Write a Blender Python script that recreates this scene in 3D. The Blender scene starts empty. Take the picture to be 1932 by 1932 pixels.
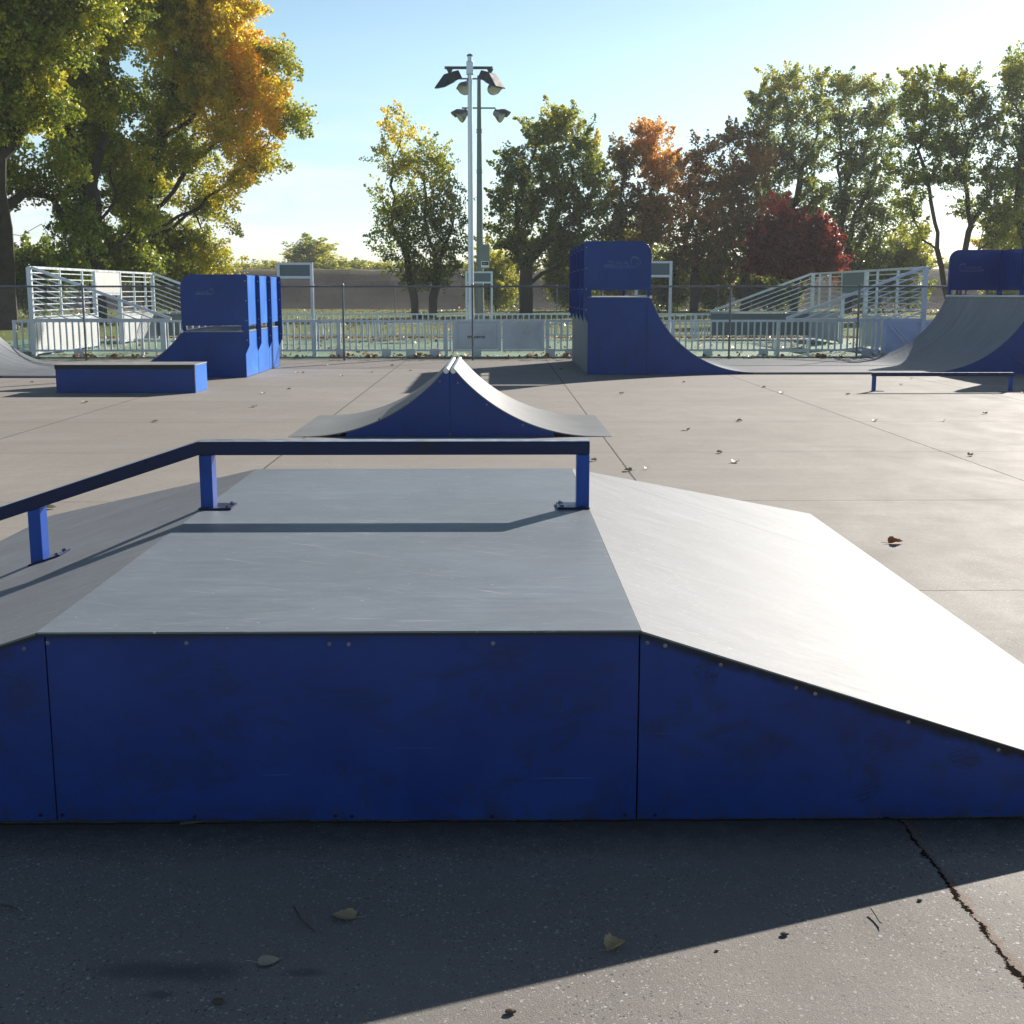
import bpy, bmesh, math, random
import numpy as np
from mathutils import Vector, Matrix
R=math.radians; HZ=.00032
S=bpy.context.scene; COL=S.collection
random.seed(7); RNG=np.random.default_rng(7)

# ------------------------------------------------------------------ measured camera (used to turn measured sight lines into places on the ground)
FP=2334.; PIT=math.atan(416/FP); YAW=0.01308; HC=1.6
F_=Vector((math.sin(YAW)*math.cos(PIT),math.cos(YAW)*math.cos(PIT),-math.sin(PIT)))
R_=Vector((math.cos(YAW),-math.sin(YAW),0)); U_=R_.cross(F_)
def ray(x,y): return F_+R_*((x-966)/FP)+U_*((966-y)/FP)
def gnd(x,y,z=0.):
    d=ray(x,y); t=(z-HC)/d.z; return Vector((t*d.x,t*d.y,z))
def atY(x,y,Y):
    d=ray(x,y); t=Y/d.y; return Vector((t*d.x,Y,HC+t*d.z))

# ------------------------------------------------------------------ object helpers
ORG={}
def tag(o,label=None,cat=None,group=None,kind=None):
    if label: o['label']=label
    if cat: o['category']=cat
    if group: o['group']=group
    if kind: o['kind']=kind
    return o
def thing(name,label,cat,loc=(0,0,0),group=None):
    o=bpy.data.objects.new(name,None); o.empty_display_size=.2; COL.objects.link(o)
    o.location=loc; ORG[o]=Vector(loc); return tag(o,label,cat,group)
class MB:
    def __init__(s): s.v=[]; s.f=[]
    def add(s,vs,fs):
        n=len(s.v); s.v+=[tuple(v) for v in vs]; s.f+=[tuple(i+n for i in f) for f in fs]; return s
    def box(s,x0,x1,y0,y1,z0,z1):
        return s.add([(x0,y0,z0),(x1,y0,z0),(x1,y1,z0),(x0,y1,z0),(x0,y0,z1),(x1,y0,z1),(x1,y1,z1),(x0,y1,z1)],
            [(0,3,2,1),(4,5,6,7),(0,1,5,4),(1,2,6,5),(2,3,7,6),(3,0,4,7)])
    def bar(s,p,q,w,h=None,up=(0,0,1)):
        p=Vector(p); q=Vector(q); h=h or w; d=(q-p).normalized(); up=Vector(up)
        if abs(d.dot(up))>.98: up=Vector((0,1,0))
        a=d.cross(up).normalized()*(w/2); b=a.cross(d).normalized()*(h/2)
        vs=[p-a-b,p+a-b,p+a+b,p-a+b,q-a-b,q+a-b,q+a+b,q-a+b]
        return s.add(vs,[(0,1,2,3),(7,6,5,4),(4,5,1,0),(5,6,2,1),(6,7,3,2),(7,4,0,3)])
    def tube(s,pts,r,n=8,caps=True):
        pts=[Vector(p) for p in pts]; rs=r if isinstance(r,(list,tuple)) else [r]*len(pts)
        base=len(s.v); ref=None
        for i,p in enumerate(pts):
            d=(pts[min(i+1,len(pts)-1)]-pts[max(i-1,0)]).normalized()
            if ref is None: ref=Vector((0,0,1)) if abs(d.z)<.9 else Vector((0,1,0))
            a=d.cross(ref).normalized(); b=d.cross(a)
            for k in range(n):
                t=2*math.pi*k/n; s.v.append(tuple(p+(a*math.cos(t)+b*math.sin(t))*rs[i]))
        for i in range(len(pts)-1):
            for k in range(n):
                k2=(k+1)%n; s.f.append((base+i*n+k,base+i*n+k2,base+(i+1)*n+k2,base+(i+1)*n+k))
        if caps:
            s.f.append(tuple(base+k for k in reversed(range(n)))); e=base+(len(pts)-1)*n; s.f.append(tuple(e+k for k in range(n)))
        return s
    def prism(s,poly,y0,y1):   # poly in (x,z), extruded along y
        n=len(poly); vs=[(x,y0,z) for x,z in poly]+[(x,y1,z) for x,z in poly]
        return s.add(vs,[tuple(range(n)),tuple(reversed(range(n,2*n)))]+[((i+1)%n,i,i+n,(i+1)%n+n) for i in range(n)])
    def strip(s,curve,y0,y1,t,ny=1):   # curved sheet: curve list of (x,z), thickness t downwards (normal side)
        n=len(curve); lo=[]
        for i,(x,z) in enumerate(curve):
            a=curve[max(i-1,0)]; b=curve[min(i+1,n-1)]; dx=b[0]-a[0]; dz=b[1]-a[1]; l=math.hypot(dx,dz)
            if dx<0: dx,dz=-dx,-dz
            lo.append((x+dz/l*t,z-dx/l*t))
        return s.prism(list(curve)+lo[::-1],y0,y1)
    def lathe(s,prof,o,axis,n=14):   # prof (r,h)
        o=Vector(o); ax=Vector(axis).normalized(); a=ax.orthogonal().normalized(); b=ax.cross(a); base=len(s.v)
        for r,h in prof:
            for k in range(n):
                t=2*math.pi*k/n; s.v.append(tuple(o+ax*h+(a*math.cos(t)+b*math.sin(t))*r))
        for i in range(len(prof)-1):
            for k in range(n):
                k2=(k+1)%n; s.f.append((base+i*n+k,base+i*n+k2,base+(i+1)*n+k2,base+(i+1)*n+k))
        s.f.append(tuple(base+k for k in reversed(range(n)))); e=base+(len(prof)-1)*n; s.f.append(tuple(e+k for k in range(n)))
        return s
    def build(s,name,mat,parent=None,label=None,bevel=0,smooth=False):
        off=ORG.get(parent,Vector((0,0,0))) if parent else Vector((0,0,0))
        me=bpy.data.meshes.new(name); me.from_pydata([(x-off.x,y-off.y,z-off.z) for x,y,z in s.v],[],s.f); me.update()
        bm=bmesh.new(); bm.from_mesh(me); bmesh.ops.recalc_face_normals(bm,faces=bm.faces); bm.to_mesh(me); bm.free()
        o=bpy.data.objects.new(name,me); COL.objects.link(o)
        if mat: me.materials.append(mat)
        if parent: o.parent=parent
        ORG[o]=off
        if label: o['label']=label
        if smooth:
            for p in me.polygons: p.use_smooth=True
            try: me.set_sharp_from_angle(angle=R(35))
            except Exception: pass
        if bevel:
            m=o.modifiers.new('bevel','BEVEL'); m.width=bevel; m.segments=2; m.limit_method='ANGLE'; m.angle_limit=R(40)
        return o

# ------------------------------------------------------------------ materials
def newmat(n):
    m=bpy.data.materials.new(n); m.use_nodes=True; nt=m.node_tree; return m,nt,nt.nodes['Principled BSDF']
class NT:
    def __init__(s,nt): s.nt=nt
    def n(s,t,**k):
        x=s.nt.nodes.new('ShaderNode'+t)
        for a,b in k.items():
            if a in x.inputs: x.inputs[a].default_value=b
            else: setattr(x,a,b)
        return x
    def l(s,a,b): s.nt.links.new(a,b)
    def val(s,x,sock):
        if isinstance(x,(int,float)): sock.default_value=x
        elif isinstance(x,(tuple,list)): sock.default_value=x
        else: s.l(x,sock)
    def math(s,op,a,b=0.,c=None,clamp=False):
        x=s.n('Math',operation=op); x.use_clamp=clamp; s.val(a,x.inputs[0]); s.val(b,x.inputs[1])
        if c is not None: s.val(c,x.inputs[2])
        return x.outputs[0]
    def mix(s,f,a,b,bt='MIX'):
        x=s.n('Mix',data_type='RGBA'); x.blend_type=bt; s.val(f,x.inputs[0]); s.val(a,x.inputs[6]); s.val(b,x.inputs[7]); return x.outputs[2]
    def noise(s,vec,scale,detail=4,rough=.55,dist=0):
        x=s.n('TexNoise'); x.inputs['Scale'].default_value=scale; x.inputs['Detail'].default_value=detail; x.inputs['Roughness'].default_value=rough; x.inputs['Distortion'].default_value=dist
        s.l(vec,x.inputs['Vector']); return x.outputs['Fac']
    def mapv(s,vec,scale=(1,1,1),loc=(0,0,0),rot=(0,0,0)):
        x=s.n('Mapping'); x.inputs['Scale'].default_value=scale; x.inputs['Location'].default_value=loc; x.inputs['Rotation'].default_value=rot; s.l(vec,x.inputs['Vector']); return x.outputs[0]
    def ramp(s,f,stops):
        x=s.n('ValToRGB'); s.l(f,x.inputs[0]); e=x.color_ramp.elements
        while len(e)<len(stops): e.new(.5)
        for q,(p,c) in zip(e,stops): q.position=p; q.color=c if len(c)==4 else (*c,1)
        return x.outputs[0]
    def rng(s,f,a,b,c=0.,d=1.):
        x=s.n('MapRange'); s.l(f,x.inputs[0]); 
        for i,v in enumerate((a,b,c,d)): x.inputs[i+1].default_value=v
        return x.outputs[0]
    def bump(s,h,strength,dist,bs):
        x=s.n('Bump'); x.inputs['Strength'].default_value=strength; x.inputs['Distance'].default_value=dist; s.val(h,x.inputs['Height']); s.l(x.outputs[0],bs.inputs['Normal']); return x
def g3(v): return (v,v,v,1)

def mat_concrete():
    m,nt,b=newmat('concrete'); N=NT(nt); P=N.n('NewGeometry').outputs['Position']
    sep=N.n('SeparateXYZ'); N.l(P,sep.inputs[0]); X,Y=sep.outputs[0],sep.outputs[1]
    big=N.noise(P,.35,5,.6); med=N.noise(N.mapv(P,(1,.6,1)),1.7,6,.65,.4); fine=N.noise(P,60,3,.7); grit=N.noise(P,230,2,.6); mid=N.noise(P,14,5,.7)
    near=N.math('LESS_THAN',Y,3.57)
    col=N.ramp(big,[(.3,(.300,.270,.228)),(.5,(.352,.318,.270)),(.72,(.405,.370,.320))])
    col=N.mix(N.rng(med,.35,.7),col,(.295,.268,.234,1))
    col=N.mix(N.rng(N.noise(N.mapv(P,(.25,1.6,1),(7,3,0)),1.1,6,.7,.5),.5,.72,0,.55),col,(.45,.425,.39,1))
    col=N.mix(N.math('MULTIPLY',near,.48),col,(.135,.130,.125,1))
    col=N.mix(N.rng(mid,.35,.68,0,.45),col,N.mix(.6,col,(.13,.125,.12,1)))
    col=N.mix(N.rng(fine,.3,.7,0,.55),col,N.mix(.6,col,(.12,.115,.11,1)))
    col=N.mix(N.rng(grit,.4,.75,0,.5),col,(.45,.42,.38,1))
    dn=N.n('TexNoise'); dn.inputs['Scale'].default_value=130; dn.inputs['Detail'].default_value=2; N.l(P,dn.inputs['Vector']); dm=N.n('VectorMath',operation='MULTIPLY_ADD'); N.l(dn.outputs['Color'],dm.inputs[0]); dm.inputs[1].default_value=(.012,.012,.012); N.l(P,dm.inputs[2]); DP=dm.outputs[0]
    for sc,th,pk_,cc,am in ((75,.22,.70,(.62,.61,.60,1),.9),(135,.27,.55,(.52,.51,.49,1),.75),(110,.27,.70,(.06,.056,.052,1),.8)):
        v=N.n('TexVoronoi'); v.inputs['Scale'].default_value=sc; v.inputs['Randomness'].default_value=1; N.l(DP,v.inputs['Vector'])
        pick=N.n('SeparateColor'); N.l(v.outputs['Color'],pick.inputs[0])
        chip=N.math('MULTIPLY',N.math('LESS_THAN',v.outputs['Distance'],N.math('MULTIPLY',pick.outputs[1],th*1.6)),N.math('GREATER_THAN',pick.outputs[0],pk_))
        chip=N.math('MULTIPLY',chip,N.rng(N.noise(P,1.1,4,.65),.36,.60,.3,min(1,am*1.3))); chip=N.math('MULTIPLY',chip,N.rng(Y,4,9,1,.35))
        col=N.mix(chip,col,cc)
    fx_=N.math('FLOOR',N.math('DIVIDE',N.math('ADD',X,-1.2+33.3),3.33)); fy_=N.math('FLOOR',N.math('DIVIDE',N.math('ADD',Y,-6.516+29.45),2.945)); cv=N.n('CombineXYZ'); N.l(fx_,cv.inputs[0]); N.l(fy_,cv.inputs[1])
    wn=N.n('TexWhiteNoise'); wn.noise_dimensions='2D'; N.l(cv.outputs[0],wn.inputs['Vector']); col=N.mix(N.math('MULTIPLY',wn.outputs['Value'],.22),col,(.19,.175,.155,1))
    st2=N.rng(N.noise(N.mapv(P,(1.2,.8,1),(13,5,0)),2.2,7,.75,.9),.58,.74,0,.45); col=N.mix(st2,col,(.19,.18,.165,1))
    st=N.rng(N.noise(N.mapv(P,(.5,1.3,1),(3,1,0)),.9,5,.7,.6),.60,.78,0,.5); col=N.mix(st,col,(.2,.185,.165,1))
    # dirt gathered along the foot of the box
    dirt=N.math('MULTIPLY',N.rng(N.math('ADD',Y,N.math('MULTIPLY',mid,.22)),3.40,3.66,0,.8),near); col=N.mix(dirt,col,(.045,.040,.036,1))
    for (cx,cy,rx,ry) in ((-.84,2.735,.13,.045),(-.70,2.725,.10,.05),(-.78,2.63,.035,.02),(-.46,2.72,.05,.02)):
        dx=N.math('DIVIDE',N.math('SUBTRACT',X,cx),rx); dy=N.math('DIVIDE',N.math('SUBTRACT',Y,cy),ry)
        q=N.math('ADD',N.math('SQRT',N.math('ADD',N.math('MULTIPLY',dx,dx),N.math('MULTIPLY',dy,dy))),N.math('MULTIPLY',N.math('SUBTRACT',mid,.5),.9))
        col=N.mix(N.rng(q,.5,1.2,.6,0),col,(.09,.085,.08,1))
    # sawn joints across
    jit=N.math('MULTIPLY',N.math('SUBTRACT',N.noise(P,6,4,.7),.5),.03)
    yy=N.math('ADD',N.math('ADD',Y,jit),-6.516+2.945*10)
    fy=N.math('PINGPONG',yy,2.945/2)
    jy=N.math('LESS_THAN',fy,.006)
    xx=N.math('ADD',N.math('ADD',X,N.math('MULTIPLY',N.math('SUBTRACT',N.noise(P,9,5,.75),.5),.035)),-1.2+3.33*10)
    # wide ragged crack along the joint near the camera
    fx=N.math('PINGPONG',xx,3.33/2)
    jx=N.math('LESS_THAN',fx,.0085)
    xr=N.math('ADD',X,N.math('MULTIPLY',N.math('SUBTRACT',N.noise(P,11,8,.8),.5),.10))
    w=N.math('MULTIPLY',N.rng(Y,3.6,2.9,.0035,.0095),N.rng(N.noise(P,14,3,.6),.35,.6,.25,1.2))
    cr=N.math('LESS_THAN',N.math('ABSOLUTE',N.math('SUBTRACT',xr,1.238)),w)
    jx=N.math('MULTIPLY',jx,N.math('SUBTRACT',1,near)); cr=N.math('MULTIPLY',cr,near)
    rim=N.math('MULTIPLY',N.math('LESS_THAN',N.math('ABSOLUTE',N.math('SUBTRACT',xr,1.245)),N.math('MULTIPLY',w,2.2)),near)
    col=N.mix(N.math('MULTIPLY',rim,.55),col,(.22,.13,.08,1))
    notpad=N.math('LESS_THAN',Y,29.5)
    jj=N.math('MAXIMUM',N.math('MULTIPLY',N.math('MAXIMUM',jx,jy),.75),cr); 
    col=N.mix(jj,col,(.022,.018,.015,1)); N.l(N.math('SUBTRACT',.28,N.math('MULTIPLY',jj,.28)),b.inputs['Specular IOR Level'])
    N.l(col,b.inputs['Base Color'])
    rg=N.rng(med,.3,.7,.66,.82); N.l(rg,b.inputs['Roughness'])
    h=N.math('ADD',N.math('MULTIPLY',grit,.6),N.math('MULTIPLY',fine,.5)); h=N.math('SUBTRACT',h,N.math('MULTIPLY',jj,6))
    N.bump(h,.55,.004,b); return m
def mat_deck(name,rot=0,streak=(1.6,30,30),ro=.48,sl_=.45,ct=1.,base=(.185,.218,.255)):
    m,nt,b=newmat(name); N=NT(nt); P=N.n('NewGeometry').outputs['Position']
    Q=N.mapv(P,(1,1,1),(0,0,0),(0,0,rot)); A=N.mapv(Q,streak)
    s1=N.noise(A,1.6,8,.75); s2=N.noise(N.mapv(Q,tuple(k*2.6 for k in streak),(5,2,1)),3.5,4,.75,.3); big=N.noise(P,.9,5,.65,.5); bl=N.noise(P,5,5,.7)
    c0=tuple(k*(1-.16*ct) for k in base); c1=tuple(k*(1+.14*ct) for k in base)
    col=N.ramp(s1,[(.32,c0),(.52,base),(.72,c1)])
    col=N.mix(N.rng(big,.4,.6,0,.75),col,N.mix(.65,col,(base[0]*.76,base[1]*.74,base[2]*.70,1))); hv=N.noise(N.mapv(Q,(.5,1.6,1),(7,7,0)),1.7,6,.7,.8); col=N.mix(N.rng(hv,.5,.7,0,.4),col,(base[0]*1.35,base[1]*1.33,base[2]*1.3,1))
    col=N.mix(N.rng(bl,.4,.7,0,.3),col,(base[0]*.62,base[1]*.62,base[2]*.64,1))
    col=N.mix(N.rng(s2,.60,.70,0,.6),col,(.44,.44,.43,1))
    for ang,lo,sc in ((.05,(0,0,0),1.),(.5,(3,7,0),.8),(-.35,(9,1,0),.9),(.16,(2,5,0),1.3),(-.12,(6,8,0),1.4)):
        B=N.mapv(N.mapv(Q,(1,1,1),(0,0,0),(0,0,ang)),(2.2*sc,75*sc,60*sc),lo); t=N.noise(B,1.5,3,.55)
        col=N.mix(N.math('MULTIPLY',N.rng(t,.665,.70,0,.6),N.rng(N.noise(N.mapv(Q,(1,1,1),lo),2.3,4,.7),.42,.62)),col,(.52,.50,.46,1))
    v=N.n('TexVoronoi'); v.inputs['Scale'].default_value=14; N.l(N.mapv(Q,(1,2.5,1)),v.inputs['Vector']); pk=N.n('SeparateColor'); N.l(v.outputs['Color'],pk.inputs[0])
    ch=N.math('MULTIPLY',N.math('LESS_THAN',v.outputs['Distance'],.07),N.math('GREATER_THAN',pk.outputs[0],.72)); col=N.mix(ch,col,(.6,.58,.53,1))
    N.l(col,b.inputs['Base Color']); N.l(N.rng(s1,.3,.7,ro-.05,ro+.08),b.inputs['Roughness']); b.inputs['Specular IOR Level'].default_value=sl_
    N.bump(N.math('ADD',s1,N.math('ADD',s2,bl)),.12,.002,b); return m
def mat_blue(name='blue_paint',base=(.012,.045,.30),rough=.34,grime=.4):
    m,nt,b=newmat(name); N=NT(nt); P=N.n('NewGeometry').outputs['Position']
    n1=N.noise(P,1.6,5,.6); n2=N.noise(N.mapv(P,(2,2,.6)),2.5,6,.7,.3); n3=N.noise(P,22,3,.6)
    c=N.ramp(n1,[(.3,tuple(k*.8 for k in base)),(.6,base),(.8,(base[0]*1.9,base[1]*1.7,base[2]*1.2))])
    c=N.mix(N.rng(n2,.55,.75,0,grime),c,(.012,.014,.03,1))
    c=N.mix(N.rng(n3,.72,.78,0,.25),c,(.12,.2,.5,1))
    N.l(c,b.inputs['Base Color']); N.l(N.rng(n2,.3,.7,rough-.06,rough+.1),b.inputs['Roughness']); b.inputs['Specular IOR Level'].default_value=.36
    N.bump(N.noise(P,3,2,.5),.05,.01,b); return m
def mat_box_blue():   # side sheets of the near ramp: black grime along the top edge, shoe-sole scuffs, scratches
    m,nt,b=newmat('scuffed_blue_sheet'); N=NT(nt); P=N.n('NewGeometry').outputs['Position']
    sep=N.n('SeparateXYZ'); N.l(P,sep.inputs[0]); X,Z=sep.outputs[0],sep.outputs[2]
    n1=N.noise(P,2.2,5,.6); n2=N.noise(P,9,5,.7,.5); n4=N.noise(N.mapv(P,(1,1,3)),26,3,.6)
    c=N.ramp(n1,[(.3,(.008,.034,.20)),(.55,(.011,.044,.245)),(.78,(.018,.06,.28))])
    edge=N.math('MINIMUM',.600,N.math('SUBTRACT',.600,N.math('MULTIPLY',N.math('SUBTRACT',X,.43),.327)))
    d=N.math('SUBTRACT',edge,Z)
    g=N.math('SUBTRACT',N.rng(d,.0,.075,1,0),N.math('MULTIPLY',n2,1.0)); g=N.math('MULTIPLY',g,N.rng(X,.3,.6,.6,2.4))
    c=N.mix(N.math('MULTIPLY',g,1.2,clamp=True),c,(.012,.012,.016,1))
    nz=N.n('TexNoise'); nz.inputs['Scale'].default_value=26; nz.inputs['Detail'].default_value=4; N.l(P,nz.inputs['Vector'])
    for (cx,cz,rx,rz,an) in ((.63,.475,.035,.05,.5),(1.165,.255,.045,.035,-.2),(1.42,.20,.06,.04,.35),(.71,.23,.02,.035,.1),(.565,.375,.03,.03,.2),(1.15,.165,.015,.035,.6),(1.13,.09,.06,.03,.6)):
        mp=N.mapv(P,(1,1,1),(-cx,0,-cz)); mp=N.mapv(mp,(1/rx,0,1/rz),(0,0,0),(0,an,0)); wz=N.n('VectorMath',operation='MULTIPLY_ADD'); N.l(nz.outputs['Color'],wz.inputs[0]); wz.inputs[1].default_value=(1.3,0,1.3); N.l(mp,wz.inputs[2]); wo=N.n('VectorMath',operation='SUBTRACT'); N.l(wz.outputs[0],wo.inputs[0]); wo.inputs[1].default_value=(.65,0,.65); mp=wo.outputs[0]
        ln=N.n('VectorMath',operation='LENGTH'); N.l(mp,ln.inputs[0])
        wv=N.n('TexWave'); wv.inputs['Scale'].default_value=.9; wv.bands_direction='Z'; N.l(mp,wv.inputs['Vector']); wv.inputs['Distortion'].default_value=1.5
        k=N.math('MULTIPLY',N.rng(ln.outputs['Value'],.7,1.1,1,0),N.rng(wv.outputs['Fac'],.3,.7,.12,.6)); k=N.math('MULTIPLY',k,N.rng(n2,.35,.6,.2,1))
        c=N.mix(k,c,(.012,.012,.018,1))
    pt=N.noise(N.mapv(P,(1,1,1.6),(4,0,1)),4.5,7,.75,.6); c=N.mix(N.rng(pt,.50,.68,0,.7),c,(.020,.024,.06,1)); c=N.mix(N.rng(N.noise(N.mapv(P,(1,1,1),(8,0,3)),2.0,6,.7),.5,.7,0,.35),c,(.02,.075,.34,1))
    rs=N.math('MULTIPLY',N.rng(N.noise(N.mapv(P,(26,1,3)),1,3,.6),.62,.74),N.rng(Z,.0,.10,1,0)); c=N.mix(N.math('MULTIPLY',rs,.5),c,(.09,.04,.02,1))
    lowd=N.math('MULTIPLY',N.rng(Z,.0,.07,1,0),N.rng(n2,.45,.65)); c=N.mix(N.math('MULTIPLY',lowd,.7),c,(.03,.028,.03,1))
    for ang,lo in ((.25,(0,0,0)),(-.5,(4,0,2)),(1.1,(1,0,6))):
        t=N.noise(N.mapv(P,(1.0,1,60),lo,(0,ang,0)),1.7,2,.5); c=N.mix(N.rng(t,.735,.76,0,.35),c,(.12,.2,.5,1))
    c=N.mix(N.rng(n4,.74,.8,0,.5),c,(.15,.22,.45,1))
    N.l(c,b.inputs['Base Color']); N.l(N.rng(n1,.3,.7,.36,.5),b.inputs['Roughness']); b.inputs['Specular IOR Level'].default_value=.35
    N.bump(N.math('ADD',n2,n1),.08,.004,b); return m
def mat_plain(name,col,rough=.6,metal=0,var=.25,scale=4,bump=0,spec=.5):
    m,nt,b=newmat(name); N=NT(nt); P=N.n('NewGeometry').outputs['Position']; n=N.noise(P,scale,5,.65)
    c=N.ramp(n,[(.3,tuple(k*(1-var) for k in col)),(.7,tuple(min(1,k*(1+var)) for k in col))])
    N.l(c,b.inputs['Base Color']); N.l(N.rng(n,.3,.7,max(.05,rough-.08),min(1,rough+.08)),b.inputs['Roughness']); b.inputs['Metallic'].default_value=metal; b.inputs['Specular IOR Level'].default_value=spec
    if bump: N.bump(N.noise(P,scale*6,4,.6),bump,.01,b)
    return m
def mat_leaf(name,stops,trans=.45):
    m=bpy.data.materials.new(name); m.use_nodes=True; nt=m.node_tree; N=NT(nt); b=nt.nodes['Principled BSDF']; out=nt.nodes['Material Output']
    a=N.n('Attribute',attribute_name='hue'); c=N.ramp(a.outputs['Fac'],stops); N.l(c,b.inputs['Base Color']); b.inputs['Roughness'].default_value=.38; b.inputs['Specular IOR Level'].default_value=.6
    t=N.n('BsdfTranslucent'); N.l(N.mix(1,c,(1.5,1.4,.9,1),'MULTIPLY'),t.inputs['Color']); mx=N.n('MixShader'); mx.inputs[0].default_value=trans+.05
    N.l(b.outputs[0],mx.inputs[1]); N.l(t.outputs[0],mx.inputs[2]); N.l(mx.outputs[0],out.inputs[0]); return m

M={}
M['concrete']=mat_concrete()
M['deck']=mat_deck('worn_deck_sheet')
M['deck_slope']=mat_deck('worn_bank_sheet',streak=(1.0,34,9),ro=.62,sl_=.22,base=(.235,.25,.272),ct=1.5)
M['ramp']=mat_deck('worn_ramp_sheet',streak=(.22,3.6,.22),ct=3.4,base=(.19,.21,.235))
M['spine']=mat_deck('pale_ramp_sheet',streak=(.4,7,.4),base=(.225,.228,.226))
M['blue']=mat_blue(base=(.005,.046,.25)); M['sunlitblue']=mat_blue('sunlit_blue_sheet',(.03,.20,.74),.4,.1); M['boxblue']=mat_box_blue()  # bright blue copy with sunlight put into the colour, for sun-facing panels
M['railblue']=mat_blue('worn_rail_paint',(.004,.014,.075),.32,1.3)
M['postblue']=mat_blue('worn_post_paint',(.010,.072,.38),.4,.7)
M['boxtop']=mat_plain('grey_box_top',(.3,.31,.3),.5)
M['steel']=mat_plain('worn_steel',(.55,.56,.58),.36,1,.2,12)
M['darksteel']=mat_plain('rubbed_dark_steel',(.20,.21,.24),.33,.85,.5,14)
M['boltsteel']=mat_plain('dulled_bolt_steel',(.22,.23,.25),.42,.85,.6,40)
M['rubbed']=mat_plain('bare_rubbed_steel',(.42,.45,.50),.42,.8,.35,16)
M['galv']=mat_plain('galvanised_steel',(.58,.61,.64),.45,.75,.18,6)
M['galvpole']=mat_plain('galvanised_pole',(.62,.65,.68),.36,.85,.14,3)
M['alu']=mat_plain('aluminium_rail',(.62,.66,.70),.42,.55,.12,5)
M['aluboard']=mat_plain('grey_board',(.56,.56,.54),.6,0,.08,2)
M['greypanel']=mat_plain('grey_green_panel',(.17,.2,.21),.6,0,.1,2)
M['sheet']=mat_plain('polished_aluminium_sheet',(.52,.56,.62),.34,.5,.2,2.2,.05)
M['fence']=mat_plain('chain_link_steel',(.15,.16,.17),.5,.5,.15,5)
M['fencedark']=mat_plain('weathered_fence_pipe',(.20,.215,.235),.5,.5,.25,5)
M['polegrey']=mat_plain('grey_green_pole',(.20,.23,.22),.5,.2,.15,3)
M['lampbody']=mat_plain('dark_bronze_lamp_housing',(.09,.09,.085),.4,.3,.2,6)
M['lampgrey']=mat_plain('dull_aluminium_lamp',(.33,.33,.31),.35,.8,.2,6)
M['glass']=mat_plain('lamp_glass',(.55,.55,.48),.2,0,.15,8)
M['black']=mat_plain('black_rubber',(.02,.02,.022),.6,0,.2)
M['white']=mat_plain('white_sign',(.75,.75,.72),.5,0,.05)
M['etch']=mat_plain('engraved_line',(.16,.24,.42),.4,0,.1)
M['court']=mat_plain('green_court',(.175,.285,.18),.7,0,.14,.7,.1)
M['bark']=mat_plain('bark',(.055,.045,.036),.9,0,.45,3,.5)
M['deadleaf']=mat_plain('dry_leaf',(.42,.31,.17),.6,0,.25,30)
M['paleleaf']=mat_plain('pale_leaf',(.46,.38,.26),.6,0,.3,3)
M['orangeleaf']=mat_plain('orange_leaf',(.36,.13,.035),.6,0,.5,2)
M['twig']=mat_plain('twig',(.10,.07,.05),.8,0,.3,20)
def mat_grass():
    m,nt,b=newmat('grass'); N=NT(nt); P=N.n('NewGeometry').outputs['Position']; n=N.noise(P,.25,5,.65); f=N.noise(P,9,4,.75)
    c=N.ramp(n,[(.3,(.16,.23,.03)),(.55,(.22,.28,.035)),(.75,(.30,.28,.06))]); c=N.mix(N.rng(f,.35,.65,0,.6),c,(.05,.07,.015,1))
    c=N.mix(N.rng(N.noise(P,4,4,.8),.62,.7,0,.5),c,(.30,.2,.1,1)); N.l(c,b.inputs['Base Color']); b.inputs['Roughness'].default_value=.9; N.bump(f,1,.1,b); return m
def mat_levee():
    m,nt,b=newmat('levee'); N=NT(nt); P=N.n('NewGeometry').outputs['Position']; n=N.noise(P,.6,6,.7); f=N.noise(N.mapv(P,(1,.6,2)),3.0,6,.8)
    c=N.ramp(f,[(.3,(.016,.015,.014)),(.52,(.032,.029,.026)),(.68,(.065,.05,.036)),(.8,(.16,.11,.07))]); c=N.mix(N.rng(n,.4,.7,0,.5),c,(.026,.03,.014,1))
    sp=N.n('SeparateXYZ'); N.l(P,sp.inputs[0]); c=N.mix(N.rng(sp.outputs[2],3.2,3.6,0,.8),c,(.16,.14,.07,1))
    N.l(c,b.inputs['Base Color']); b.inputs['Roughness'].default_value=.95; N.bump(f,1,.25,b); return m
M['grass']=mat_grass(); M['levee']=mat_levee()
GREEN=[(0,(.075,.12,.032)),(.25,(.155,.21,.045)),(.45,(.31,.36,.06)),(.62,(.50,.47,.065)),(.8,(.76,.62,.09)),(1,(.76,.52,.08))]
ORANGE=[(0,(.08,.11,.03)),(.3,(.16,.16,.045)),(.5,(.28,.18,.055)),(.7,(.48,.25,.07)),(1,(.72,.40,.11))]
RED=[(0,(.11,.025,.02)),(.4,(.22,.045,.032)),(.7,(.42,.065,.05)),(1,(.65,.12,.08))]
M['leafgreen']=mat_leaf('green_leaves',GREEN); M['leaforange']=mat_leaf('brown_orange_leaves',ORANGE); M['leafred']=mat_leaf('red_leaves',RED)

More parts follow.
